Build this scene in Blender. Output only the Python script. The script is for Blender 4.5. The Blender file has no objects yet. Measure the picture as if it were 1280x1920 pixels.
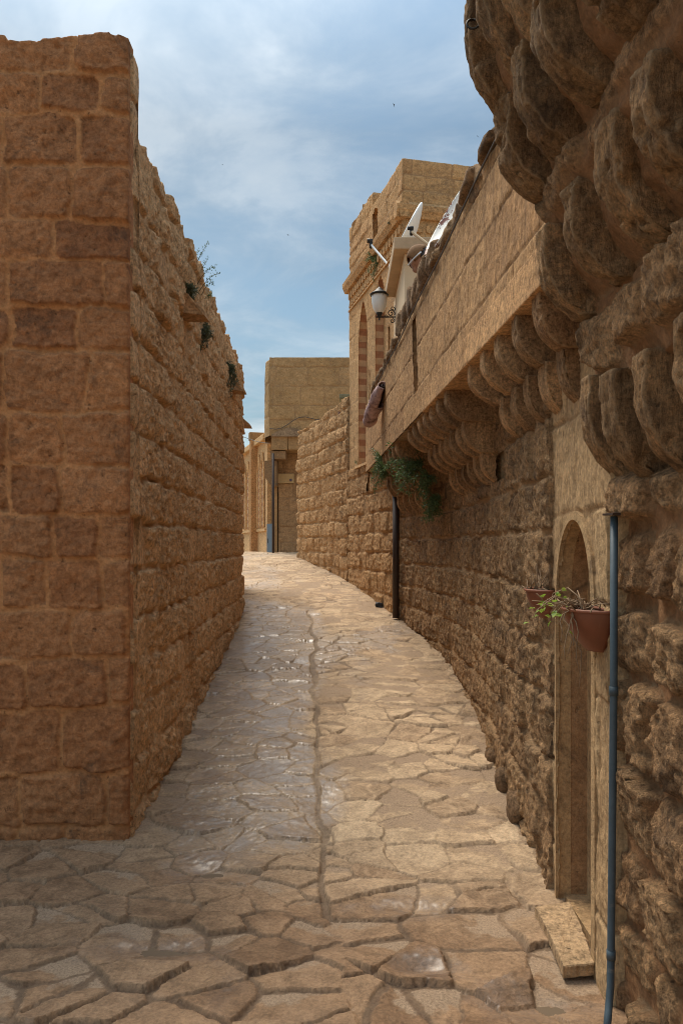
import bpy, bmesh, math, random
import numpy as np
from mathutils import Vector, Matrix
PI = math.pi
scn = bpy.context.scene
C = scn.collection
random.seed(7)
EYE = 1.6; F = 1400.0; HY = 1020.0
def at(px, py, Y):
    """point of the place seen at this pixel of the 1280x1920 photograph, Y metres ahead"""
    return Vector(((px-640)/F*Y, Y, EYE+(HY-py)/F*Y))

# ------------------------------------------------------------------ noise
def _h(ix, iy, iz, s):
    n = (ix.astype(np.int64)*374761393 + iy.astype(np.int64)*668265263 + iz.astype(np.int64)*2147483647*3 + s*1274126177) & 0xffffffff
    n = ((n ^ (n >> 13))*1274126177) & 0xffffffff
    n = ((n ^ (n >> 16))*2246822519) & 0xffffffff
    return ((n ^ (n >> 15)) & 0xffffff)/float(0xffffff)
def vn(x, y, z=None, s=0):
    x = np.asarray(x, float); y = np.asarray(y, float)
    z = np.zeros_like(x) if z is None else np.asarray(z, float)+np.zeros_like(x)
    fx, fy, fz = np.floor(x), np.floor(y), np.floor(z)
    tx, ty, tz = x-fx, y-fy, z-fz
    tx = tx*tx*(3-2*tx); ty = ty*ty*(3-2*ty); tz = tz*tz*(3-2*tz)
    r = 0
    for a in (0, 1):
        for b in (0, 1):
            for c in (0, 1):
                w = (tx if a else 1-tx)*(ty if b else 1-ty)*(tz if c else 1-tz)
                r = r + w*_h(fx+a, fy+b, fz+c, s)
    return r*2-1
def fbm(x, y, z=None, o=4, s=0, g=.5):
    r = 0; a = 1; t = 0
    for i in range(o):
        r = r + a*vn(x*2**i+i*7.3, y*2**i+i*3.1, None if z is None else z*2**i+i*5.7, s+i)
        t += a; a *= g
    return r/t*1.6
def ss(a, b, x):
    t = np.clip((x-a)/(b-a), 0, 1); return t*t*(3-2*t)
def rnd(i, s=0):
    i = np.asarray(i); return _h(i, i*0+s, i*0+11, s+5)

# ------------------------------------------------------------------ objects
def tagp(o, label=None, cat=None, group=None, kind=None):
    if label: o['label'] = label
    if cat: o['category'] = cat
    if group: o['group'] = group
    if kind: o['kind'] = kind
    return o
def link(o, parent=None):
    C.objects.link(o)
    if parent is not None:
        o.parent = parent
        o.matrix_parent_inverse = Matrix.Translation(parent.location).inverted()
    return o
def thing(name, label, cat, loc=(0, 0, 0), group=None):
    o = bpy.data.objects.new(name, None); o.empty_display_size = .1
    o.location = loc; C.objects.link(o)
    return tagp(o, label, cat, group)
def npmesh(name, V, Q, attrs=None, smooth=True):
    me = bpy.data.meshes.new(name)
    V = np.ascontiguousarray(V, np.float32); Q = np.ascontiguousarray(Q, np.int32)
    me.vertices.add(len(V)); me.vertices.foreach_set('co', V.ravel())
    me.loops.add(Q.size); me.loops.foreach_set('vertex_index', Q.ravel())
    me.polygons.add(len(Q)); me.polygons.foreach_set('loop_start', np.arange(0, Q.size, Q.shape[1], dtype=np.int32))
    me.update(calc_edges=True)
    if smooth: me.polygons.foreach_set('use_smooth', np.ones(len(Q), bool))
    for k, a in (attrs or {}).items():
        at_ = me.attributes.new(k, 'FLOAT', 'POINT'); at_.data.foreach_set('value', np.ascontiguousarray(a, np.float32))
    me.validate()
    return me
def obj(name, me, mat, parent=None, label=None):
    if mat and not me.materials: me.materials.append(mat)
    o = bpy.data.objects.new(name, me); link(o, parent)
    if label: o['label'] = label
    return o
class MB:
    def __init__(s): s.v = []; s.f = []
    def add(s, v, f):
        n = len(s.v); s.v += [tuple(p) for p in v]; s.f += [tuple(i+n for i in q) for q in f]; return s
    def box(s, a, b, rz=0, jit=0, org=None):
        xs = (a[0], b[0]); ys = (a[1], b[1]); zs = (a[2], b[2])
        v = [(x, y, z) for x in xs for y in ys for z in zs]
        if jit: v = [tuple(c+random.uniform(-jit, jit) for c in p) for p in v]
        if rz:
            o = org or ((a[0]+b[0])/2, (a[1]+b[1])/2); c, n = math.cos(rz), math.sin(rz)
            v = [(o[0]+(x-o[0])*c-(y-o[1])*n, o[1]+(x-o[0])*n+(y-o[1])*c, z) for x, y, z in v]
        return s.add(v, [(0, 1, 3, 2), (4, 6, 7, 5), (0, 4, 5, 1), (2, 3, 7, 6), (0, 2, 6, 4), (1, 5, 7, 3)])
    def prism(s, poly, off):
        """poly: 3-D points, off: extrusion vector"""
        n = len(poly); off = Vector(off)
        v = [Vector(p) for p in poly]+[Vector(p)+off for p in poly]
        f = [tuple(range(n))[::-1], tuple(range(n, 2*n))]+[(i, (i+1) % n, n+(i+1) % n, n+i) for i in range(n)]
        return s.add(v, f)
    def tube(s, pts, r, n=8, cap=True):
        pts = [Vector(p) for p in pts]; rs = r if isinstance(r, (list, tuple)) else [r]*len(pts)
        vs = []; up = Vector((.12, .3, 1)).normalized()
        for i, p in enumerate(pts):
            d = (pts[min(i+1, len(pts)-1)]-pts[max(i-1, 0)]).normalized()
            if i: a = a-d*a.dot(d)
            else:
                a = d.cross(Vector((1, 0, 0)) if abs(d.z) > .8 else up)
                if a.length < .05: a = d.cross(Vector((1, 0, 0)))
            a.normalize(); b = d.cross(a)
            for k in range(n):
                t = 2*PI*k/n; vs.append(p+(a*math.cos(t)+b*math.sin(t))*rs[i])
        fs = [(i*n+k, i*n+(k+1) % n, (i+1)*n+(k+1) % n, (i+1)*n+k) for i in range(len(pts)-1) for k in range(n)]
        if cap: fs += [tuple(range(n))[::-1], tuple(range((len(pts)-1)*n, len(pts)*n))]
        return s.add(vs, fs)
    def lathe(s, prof, loc=(0, 0, 0), n=24, M=None):
        vs = []; loc = Vector(loc)
        for r, z in prof:
            for k in range(n):
                t = 2*PI*k/n; p = Vector((r*math.cos(t), r*math.sin(t), z))
                vs.append((M @ p if M else p)+loc)
        fs = [(i*n+k, i*n+(k+1) % n, (i+1)*n+(k+1) % n, (i+1)*n+k) for i in range(len(prof)-1) for k in range(n)]
        fs += [tuple(range(n))[::-1], tuple(range((len(prof)-1)*n, len(prof)*n))]
        return s.add(vs, fs)
    def build(s, name, mat, parent=None, smooth=False, bevel=0, label=None):
        me = bpy.data.meshes.new(name); me.from_pydata(s.v, [], s.f)
        bm = bmesh.new(); bm.from_mesh(me); bmesh.ops.recalc_face_normals(bm, faces=bm.faces)
        if bevel: bmesh.ops.bevel(bm, geom=bm.edges[:], offset=bevel, segments=2, affect='EDGES', profile=.6)
        bm.to_mesh(me); bm.free()
        if smooth:
            me.polygons.foreach_set('use_smooth', [True]*len(me.polygons))
        return obj(name, me, mat, parent, label)

# ------------------------------------------------------------------ materials
class NT:
    def __init__(s, m): s.n = m.node_tree.nodes; s.l = m.node_tree.links
    def new(s, t, **k):
        o = s.n.new(t)
        for a, b in k.items():
            if a.startswith('i_'): o.inputs[a[2:].replace('_', ' ')].default_value = b
            else: setattr(o, a, b)
        return o
    def math(s, op, a, b=None, c=None, clamp=False):
        o = s.new('ShaderNodeMath', operation=op, use_clamp=clamp)
        for i, v in enumerate((a, b, c)):
            if v is None: continue
            if isinstance(v, (int, float)): o.inputs[i].default_value = v
            else: s.l.new(v, o.inputs[i])
        return o.outputs[0]
    def mix(s, f, a, b, bt='MIX'):
        o = s.new('ShaderNodeMix', data_type='RGBA', blend_type=bt)
        for i, v in ((0, f), (6, a), (7, b)):
            if isinstance(v, (int, float)): o.inputs[i].default_value = v
            elif isinstance(v, tuple): o.inputs[i].default_value = (*v, 1) if len(v) == 3 else v
            else: s.l.new(v, o.inputs[i])
        return o.outputs[2]
    def noise(s, vec, scale, detail=4, rough=.6, dist=0):
        o = s.new('ShaderNodeTexNoise'); o.inputs['Scale'].default_value = scale
        o.inputs['Detail'].default_value = detail; o.inputs['Roughness'].default_value = rough; o.inputs['Distortion'].default_value = dist
        if vec is not None: s.l.new(vec, o.inputs['Vector'])
        return o.outputs['Fac']
    def ramp(s, f, stops, interp='LINEAR'):
        o = s.new('ShaderNodeValToRGB'); s.l.new(f, o.inputs[0]); r = o.color_ramp; r.interpolation = interp
        while len(r.elements) < len(stops): r.elements.new(.5)
        for e, (p, c) in zip(r.elements, stops):
            e.position = p; e.color = (c, c, c, 1) if isinstance(c, (int, float)) else (*c, 1)
        return o.outputs[0]
    def scale(s, vec, v):
        o = s.new('ShaderNodeVectorMath', operation='MULTIPLY'); s.l.new(vec, o.inputs[0]); o.inputs[1].default_value = v
        return o.outputs[0]
def newmat(name):
    m = bpy.data.materials.new(name); m.use_nodes = True
    t = NT(m); b = m.node_tree.nodes['Principled BSDF']; return m, t, b
def stone(name, cols, mortar=(.40, .235, .125), patina=.3, pat_col=(.06, .045, .035), streak=0., bump=.5, bscale=1., lime=.15, fine=1., attr=True, tint_amt=1., grain=0., wear=0., vary=0.):
    wm = lambda c: (c[0]*1.08, c[1]*.99, c[2]*.84)
    cols = [wm(c) for c in cols]; mortar = wm(mortar)
    m, t, b = newmat(name)
    pos = t.new('ShaderNodeNewGeometry').outputs['Position']
    big = t.noise(pos, 1.3, 3, .6); med = t.noise(pos, 9, 5, .7, .6); fin = t.noise(pos, 60, 4, .75)
    if attr:
        tint = t.new('ShaderNodeAttribute', attribute_name='tint').outputs['Fac']
        mo = t.new('ShaderNodeAttribute', attribute_name='mortar').outputs['Fac']
    else:
        tint = t.ramp(t.noise(pos, 3.5, 2), [(.3, 0.), (.7, 1.)]); mo = None
    n = len(cols); base = t.ramp(t.math('ADD', t.math('MULTIPLY', tint, tint_amt), t.math('MULTIPLY', t.math('SUBTRACT', med, .5), .55), clamp=True),
                                 [(i/(n-1), c) for i, c in enumerate(cols)])
    # broad and fine value variation
    v = t.math('ADD', t.math('MULTIPLY', big, .5), t.math('ADD', t.math('MULTIPLY', med, .7), t.math('MULTIPLY', fin, .75*fine)))
    vv = t.ramp(t.math('SUBTRACT', v, .5), [(.1, .60), (.9, 1.42)])
    base = t.mix(1., base, vv, 'MULTIPLY')
    cav = t.ramp(t.noise(pos, 30*bscale, 7, .82, .1), [(.38, .48), (.50, .98), (.61, 1.34)])
    base = t.mix(.85*fine, base, t.mix(1., base, cav, 'MULTIPLY'))
    gn = t.noise(t.scale(pos, (1, 1, .16)), 48, 6, .8, .1) if grain else None
    if grain: base = t.mix(grain, base, t.mix(1., base, t.ramp(gn, [(.38, .45), (.50, 1.), (.62, 1.35)]), 'MULTIPLY'))
    # weathering: dark lichen crust patches
    pm = t.noise(pos, 3.1, 7, .78, .8)
    pf = t.ramp(pm, [(.62-.22*patina, 0.), (.72-.18*patina, 1.)])
    pf = t.math('MULTIPLY', pf, .85 if patina > .05 else 0.)
    if streak:
        st = t.noise(t.scale(pos, (9, 9, .55)), 1.6, 5, .65, .3)
        stf = t.math('MULTIPLY', t.ramp(st, [(.52, 0.), (.70, 1.)]), streak)
        pf = t.math('MAXIMUM', pf, stf)
    if mo is not None: pf = t.math('MULTIPLY', pf, t.math('SUBTRACT', 1., t.math('MULTIPLY', mo, .8)))
    base = t.mix(pf, base, t.mix(.35, pat_col, base))
    # pale lime bloom
    lf = t.math('MULTIPLY', t.ramp(t.noise(pos, 5.3, 6, .8, 1.), [(.60, 0.), (.74, 1.)]), lime)
    base = t.mix(lf, base, (.62, .50, .37))
    if mo is not None:
        mv = t.mix(1., mortar, t.ramp(t.noise(pos, 40, 4, .7), [(.3, .72), (.7, 1.2)]), 'MULTIPLY')
        base = t.mix(mo, base, mv)
    if vary:   # each block quarried and weathered differently
        oi = t.new('ShaderNodeObjectInfo').outputs['Random']
        base = t.mix(1., base, t.ramp(oi, [(0, 1-vary), (.5, 1.), (1, 1+vary*.5)]), 'MULTIPLY')
    if wear:   # abraded paler stone along the worn arrises
        pt_ = t.new('ShaderNodeNewGeometry').outputs['Pointiness']
        wf = t.math('MULTIPLY', t.ramp(t.math('ADD', pt_, t.math('MULTIPLY', t.math('SUBTRACT', med, .5), .06)), [(.515, 0.), (.575, 1.)]), wear)
        base = t.mix(wf, base, (.66, .45, .26))
    # pits
    pits = t.ramp(t.noise(pos, 34, 3, .6, .2), [(.26, 0.), (.36, 1.)])
    base = t.mix(1., base, t.ramp(pits, [(0, .45), (1, 1.)]), 'MULTIPLY')
    t.l.new(base, b.inputs['Base Color'])
    b.inputs['Roughness'].default_value = .93
    b.inputs['Specular IOR Level'].default_value = .25
    h = t.math('ADD', t.math('MULTIPLY', t.noise(pos, 22*bscale, 7, .80, .5), 1.4), t.math('MULTIPLY', fin, .5))
    h = t.math('ADD', h, t.math('MULTIPLY', pits, .35))
    if grain: h = t.math('ADD', h, t.math('MULTIPLY', gn, 2.2*grain))
    bn = t.new('ShaderNodeBump'); bn.inputs['Strength'].default_value = bump; bn.inputs['Distance'].default_value = .03
    t.l.new(h, bn.inputs['Height']); t.l.new(bn.outputs[0], b.inputs['Normal'])
    return m
def simple(name, col, rough=.6, metal=0, var=.25, vs=20, bump=.15, col2=None, thr=(.5, .62), spec=.4):
    m, t, b = newmat(name); pos = t.new('ShaderNodeNewGeometry').outputs['Position']
    f = t.noise(pos, vs, 5, .7)
    c = t.mix(1., col, t.ramp(f, [(.3, 1-var), (.7, 1+var)]), 'MULTIPLY')
    if col2: c = t.mix(t.ramp(t.noise(pos, vs*.6, 5, .75, .8), [(thr[0], 0.), (thr[1], 1.)]), c, col2)
    t.l.new(c, b.inputs['Base Color']); b.inputs['Roughness'].default_value = rough; b.inputs['Metallic'].default_value = metal
    b.inputs['Specular IOR Level'].default_value = spec
    bn = t.new('ShaderNodeBump'); bn.inputs['Strength'].default_value = bump; bn.inputs['Distance'].default_value = .004
    t.l.new(t.noise(pos, vs*4, 4, .7), bn.inputs['Height']); t.l.new(bn.outputs[0], b.inputs['Normal'])
    return m
SAND = [(.34, .185, .090), (.44, .255, .130), (.50, .31, .165), (.57, .37, .21)]
M = {}
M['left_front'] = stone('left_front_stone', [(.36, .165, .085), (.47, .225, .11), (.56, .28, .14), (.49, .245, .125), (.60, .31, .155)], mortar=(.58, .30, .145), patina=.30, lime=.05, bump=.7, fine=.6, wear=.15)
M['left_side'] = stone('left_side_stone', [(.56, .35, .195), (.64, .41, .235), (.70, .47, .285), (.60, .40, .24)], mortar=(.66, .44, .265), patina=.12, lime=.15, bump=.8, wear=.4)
M['mid_low'] = stone('weathered_wall_stone', [(.32, .20, .115), (.47, .30, .175), (.56, .37, .22), (.42, .28, .17)], mortar=(.64, .43, .26), patina=.50, streak=.35, lime=.2, bump=.9, grain=.6, wear=.5)
M['near'] = stone('near_rough_stone', [(.40, .24, .135), (.53, .33, .19), (.63, .41, .24), (.48, .31, .185)], mortar=(.56, .32, .18), patina=.52, pat_col=(.045, .036, .03), streak=.15, lime=.25, bump=1.0, bscale=2.0, grain=.5, wear=.7)
M['corbel'] = stone('corbel_stone', [(.40, .24, .135), (.52, .33, .19), (.60, .40, .24)], patina=.38, streak=.3, lime=.15, bump=.8, attr=False, bscale=2.0, grain=.4, wear=.6, vary=.3)
M['ashlar'] = stone('plaster_ashlar_stone', [(.47, .285, .15), (.53, .33, .175), (.58, .37, .20), (.50, .31, .17)], mortar=(.24, .15, .085), patina=.14, streak=.6, pat_col=(.15, .10, .065), lime=.12, bump=.45, fine=.6, grain=.55)
M['dressed'] = stone('dressed_door_stone', [(.50, .35, .21), (.55, .39, .24), (.58, .42, .26)], mortar=(.36, .24, .14), patina=.14, pat_col=(.14, .09, .06), streak=.25, lime=.1, bump=.5, fine=.6, grain=.5)
M['tower'] = stone('tower_stone', fine=.7, cols= [(.50, .31, .165), (.56, .355, .19), (.60, .40, .22), (.53, .34, .18)], mortar=(.34, .22, .13), patina=.2, pat_col=(.14, .10, .07), streak=.25, lime=.08, bump=.5)
M['far_rough'] = stone('far_rough_stone', [(.44, .27, .14), (.52, .33, .18), (.56, .37, .21), (.48, .30, .16)], mortar=(.55, .37, .22), patina=.25, lime=.12, bump=.8)
M['far'] = stone('far_house_stone', fine=.45, cols= [(.46, .31, .17), (.53, .37, .20), (.57, .41, .24), (.50, .34, .19)], mortar=(.33, .23, .14), patina=.22, pat_col=(.16, .11, .07), streak=.15, lime=.1, bump=.5)
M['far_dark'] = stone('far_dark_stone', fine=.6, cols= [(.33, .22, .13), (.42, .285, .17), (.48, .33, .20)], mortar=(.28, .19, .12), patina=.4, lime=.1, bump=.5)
M['facade'] = stone('facade_stone', [(.64, .44, .25), (.68, .47, .27)], patina=.0, lime=.05, bump=.2, attr=False)
M['pilaster'] = stone('pilaster_stone', [(.46, .27, .13), (.52, .31, .16)], patina=.2, lime=.0, bump=.2, attr=False)
M['slab'] = stone('slab_stone', [(.36, .26, .17), (.45, .33, .22)], patina=.08, lime=.3, bump=.5, attr=False)
M['cope'] = stone('coping_stone', [(.20, .13, .08), (.32, .21, .13), (.40, .27, .16)], patina=.45, lime=.1, bump=.8, attr=False)
M['spout'] = stone('spout_stone', [(.36, .22, .12), (.44, .28, .16)], patina=.3, lime=.1, bump=.5, attr=False)

def band_mat():
    m, t, b = newmat('banded_masonry')
    pos = t.new('ShaderNodeNewGeometry').outputs['Position']
    sep = t.new('ShaderNodeSeparateXYZ'); t.l.new(pos, sep.inputs[0])
    w = t.math('FRACT', t.math('MULTIPLY', sep.outputs[2], 5.6))
    f = t.ramp(w, [(.0, 1.), (.50, 1.), (.52, 0.), (.98, 0.)])
    c = t.mix(f, (.60, .40, .23), (.43, .21, .11))
    c = t.mix(1., c, t.ramp(t.noise(pos, 12, 5, .7), [(.3, .8), (.7, 1.2)]), 'MULTIPLY')
    t.l.new(c, b.inputs['Base Color']); b.inputs['Roughness'].default_value = .9
    return m
M['band'] = band_mat()
M['pvc'] = simple('blue_grey_pvc', (.065, .095, .115), .5, var=.2, vs=14, col2=(.22, .20, .17), thr=(.60, .80))
M['brown_pipe'] = simple('brown_painted_pipe', (.045, .026, .018), .55, var=.3)
M['terracotta'] = simple('terracotta_plastic', (.20, .065, .030), .5, var=.15, vs=9, col2=(.26, .12, .07), thr=(.6, .75))
M['rim'] = simple('pot_rim_plastic', (.27, .10, .055), .55, var=.15, vs=9)
M['soil'] = simple('potting_soil', (.05, .03, .02), 1, var=.5, vs=60, bump=1)
M['iron'] = simple('black_iron', (.025, .022, .02), .5, .3, var=.3)
M['glass'] = simple('frosted_lamp_glass', (.72, .70, .66), .25, var=.05)
M['white'] = simple('white_dish_paint', (.80, .81, .80), .4, var=.06)
M['rusty'] = simple('rusted_white_dish', (.78, .76, .70), .5, var=.1, vs=6, col2=(.20, .055, .03), thr=(.50, .53))
M['cream'] = simple('cream_plaster', (.70, .53, .34), .9, var=.06, vs=5)
M['cream_roof'] = simple('concrete_roof_slab', (.52, .37, .23), .9, var=.14, vs=7)
M['cable'] = simple('grey_cable', (.09, .075, .065), .6)
M['rug'] = simple('pinkish_rusty_sheet', (.50, .33, .30), .7, var=.3, vs=18, col2=(.16, .08, .07), thr=(.48, .66), bump=.6)
M['torn'] = simple('dark_inside_sheet', (.035, .018, .015), .8)
M['skin'] = simple('skin', (.42, .22, .14), .55, var=.06)
M['hair'] = simple('dark_hair', (.03, .02, .015), .7)
M['hat'] = simple('ochre_cap_cloth', (.20, .10, .04), .9, var=.25, vs=50)
M['coat'] = simple('dark_coat_cloth', (.05, .045, .05), .9)
M['specs'] = simple('pale_glasses_frame', (.7, .72, .75), .2)
M['blue_door'] = simple('blue_grey_door', (.11, .15, .19), .6, var=.15)
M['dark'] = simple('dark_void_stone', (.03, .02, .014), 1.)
M['near_corbel'] = stone('near_corbel_stone', [(.48, .30, .165), (.60, .385, .22), (.70, .47, .28)], patina=.56, pat_col=(.035, .028, .024), wear=.8, vary=.3, streak=.45, lime=.2, bump=1., attr=False, bscale=2.4, grain=.55)
M['plaque'] = simple('beige_plaque', (.50, .36, .18), .7, var=.1)
M['ink'] = simple('sign_ink', (.12, .10, .14), .6)
M['verd'] = simple('greenish_metal', (.20, .22, .15), .7, var=.2)
M['cloth'] = simple('brown_rag', (.22, .12, .09), .9, var=.3, vs=25, col2=(.4, .32, .26))
M['twig'] = simple('dry_twig', (.30, .20, .12), .9)
M['stem'] = simple('dark_stem', (.09, .08, .04), .9)
M['bird'] = simple('dark_feathers', (.02, .02, .025), .8)
M['litter'] = simple('dark_litter', (.03, .035, .045), .5)
def leafmat(name, a, bcol, tr=.3):
    m, t, b = newmat(name); pos = t.new('ShaderNodeNewGeometry').outputs['Position']
    c = t.mix(t.ramp(t.noise(pos, 25, 3), [(.35, 0.), (.65, 1.)]), a, bcol)
    t.l.new(c, b.inputs['Base Color']); b.inputs['Roughness'].default_value = .55
    tl = t.new('ShaderNodeBsdfTranslucent'); t.l.new(c, tl.inputs[0])
    mx = t.new('ShaderNodeMixShader'); mx.inputs[0].default_value = tr
    t.l.new(b.outputs[0], mx.inputs[1]); t.l.new(tl.outputs[0], mx.inputs[2])
    t.l.new(mx.outputs[0], m.node_tree.nodes['Material Output'].inputs['Surface'])
    return m
M['leaf_dark'] = leafmat('dark_green_leaf', (.055, .105, .035), (.15, .21, .07))
M['leaf_olive'] = leafmat('olive_leaf', (.05, .065, .03), (.12, .125, .06))
M['leaf_bright'] = leafmat('bright_green_leaf', (.16, .32, .04), (.38, .46, .07), .45)

# ------------------------------------------------------------------ masonry height fields
def courses(z0, z1, ch, seed, u0, u1, sl):
    r = random.Random(seed); zs = [z0]
    while zs[-1] < z1+.1: zs.append(zs[-1]+r.uniform(*ch))
    rows = []
    for _ in zs:
        us = [u0-r.uniform(0, sl[1])]
        while us[-1] < u1+.1: us.append(us[-1]+r.uniform(*sl))
        rows.append(np.array(us))
    return np.array(zs), rows
def masonry(U, Z, P, seed, z0, z1, u0, u1, ch=(.24, .30), sl=(.3, .6), gap=.012, edge=.03, bulge=.03, rough=.02, warp=.012,
            tilt=.01, corner=.04, flatp=0., rs=9., vstretch=1., mn=.004, wob=.0, wears=0., rmask=None, mzone=None):
    """returns outward height, mortar mask, tint, for each vertex of a dressed-stone face"""
    Uw = U+warp*fbm(U*7, Z*7, None, 3, seed)+wob*fbm(U*1.3, Z*1.3, None, 2, seed+60); Zw = Z+warp*fbm(U*7+50, Z*7, None, 3, seed+3)+wob*fbm(U*1.1+9, Z*1.3, None, 2, seed+61)
    zs, rows = courses(z0, z1, ch, seed, u0, u1, sl)
    k = np.clip(np.searchsorted(zs, Zw)-1, 0, len(zs)-2)
    zb = zs[k]; zt = zs[k+1]
    ul = np.zeros_like(U); ur = np.zeros_like(U); sid = np.zeros(U.shape, np.int64)
    for c in range(len(zs)-1):
        m = k == c
        if not m.any(): continue
        e = rows[c]; j = np.clip(np.searchsorted(e, Uw[m])-1, 0, len(e)-2)
        ul[m] = e[j]; ur[m] = e[j+1]; sid[m] = c*1000+j
    gs = gap*(.6+.9*rnd(sid, seed+1))
    dx = np.minimum(Uw-ul, ur-Uw)-gs; dy = np.minimum(Zw-zb, zt-Zw)-gs
    cr = corner*(.5+rnd(sid, seed+2))
    d = np.minimum(np.minimum(dx, dy), cr-np.hypot(np.maximum(cr-dx, 0), np.maximum(cr-dy, 0)))
    d = d+.5*gap*fbm(U*22, Z*22, None, 3, seed+9)
    prof = ss(0, edge, d)
    a = (Uw-(ul+ur)/2)/(ur-ul)*2; bb = (Zw-(zb+zt)/2)/(zt-zb)*2
    r1, r2, r3, r4 = (rnd(sid, seed+q) for q in (21, 22, 23, 24))
    n1 = fbm(P[:, 0]*rs, P[:, 1]*rs, P[:, 2]*rs*vstretch, 5, seed+30, .68)
    n2 = 1-np.abs(fbm(P[:, 0]*rs*.8, P[:, 1]*rs*.8, P[:, 2]*rs*.8*vstretch, 4, seed+40))*2
    flat = (r4 < flatp)*1.
    n3 = np.abs(fbm(P[:, 0]*rs*2.3, P[:, 1]*rs*2.3, P[:, 2]*rs*1.6, 3, seed+45, .6)); n1 = n1*.8+.9*(.35-n3)
    ro = rough*(1-.8*flat)*(1 if rmask is None else rmask(U, Z))
    h = prof*(bulge*(.35+1.1*r1)*(1-.25*a*a-.25*bb*bb) + ro*(.8*n1+.45*n2) + tilt*((r2-.5)*2*a+(r3-.5)*2*bb))
    if wears:   # stones crumbled away in places
        w = ss(.25, .6, fbm(P[:, 0]*2.1, P[:, 1]*2.1, P[:, 2]*2.1, 3, seed+71)); h = h-w*wears*prof*(.5+.8*np.abs(n1))
    h = h+mn*fbm(P[:, 0]*30, P[:, 1]*30, P[:, 2]*30, 3, seed+50)+(1-prof)*mn*2*fbm(P[:, 0]*8, P[:, 1]*8, P[:, 2]*8, 2, seed+51)
    mort = 1-ss(-.2*edge, .55*edge, d)
    if mzone is not None:
        mz = np.clip(mzone(U, Z+.03*fbm(U*6, Z*6, None, 3, seed+90)), 0, 1); mort = np.maximum(mort, mz); h = h*(1-.75*mz)+mz*.008*fbm(U*9, Z*9, None, 3, seed+91)
    return h, mort, np.clip(.15+.7*r3+.25*(r1-.5), 0, 1)

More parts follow.
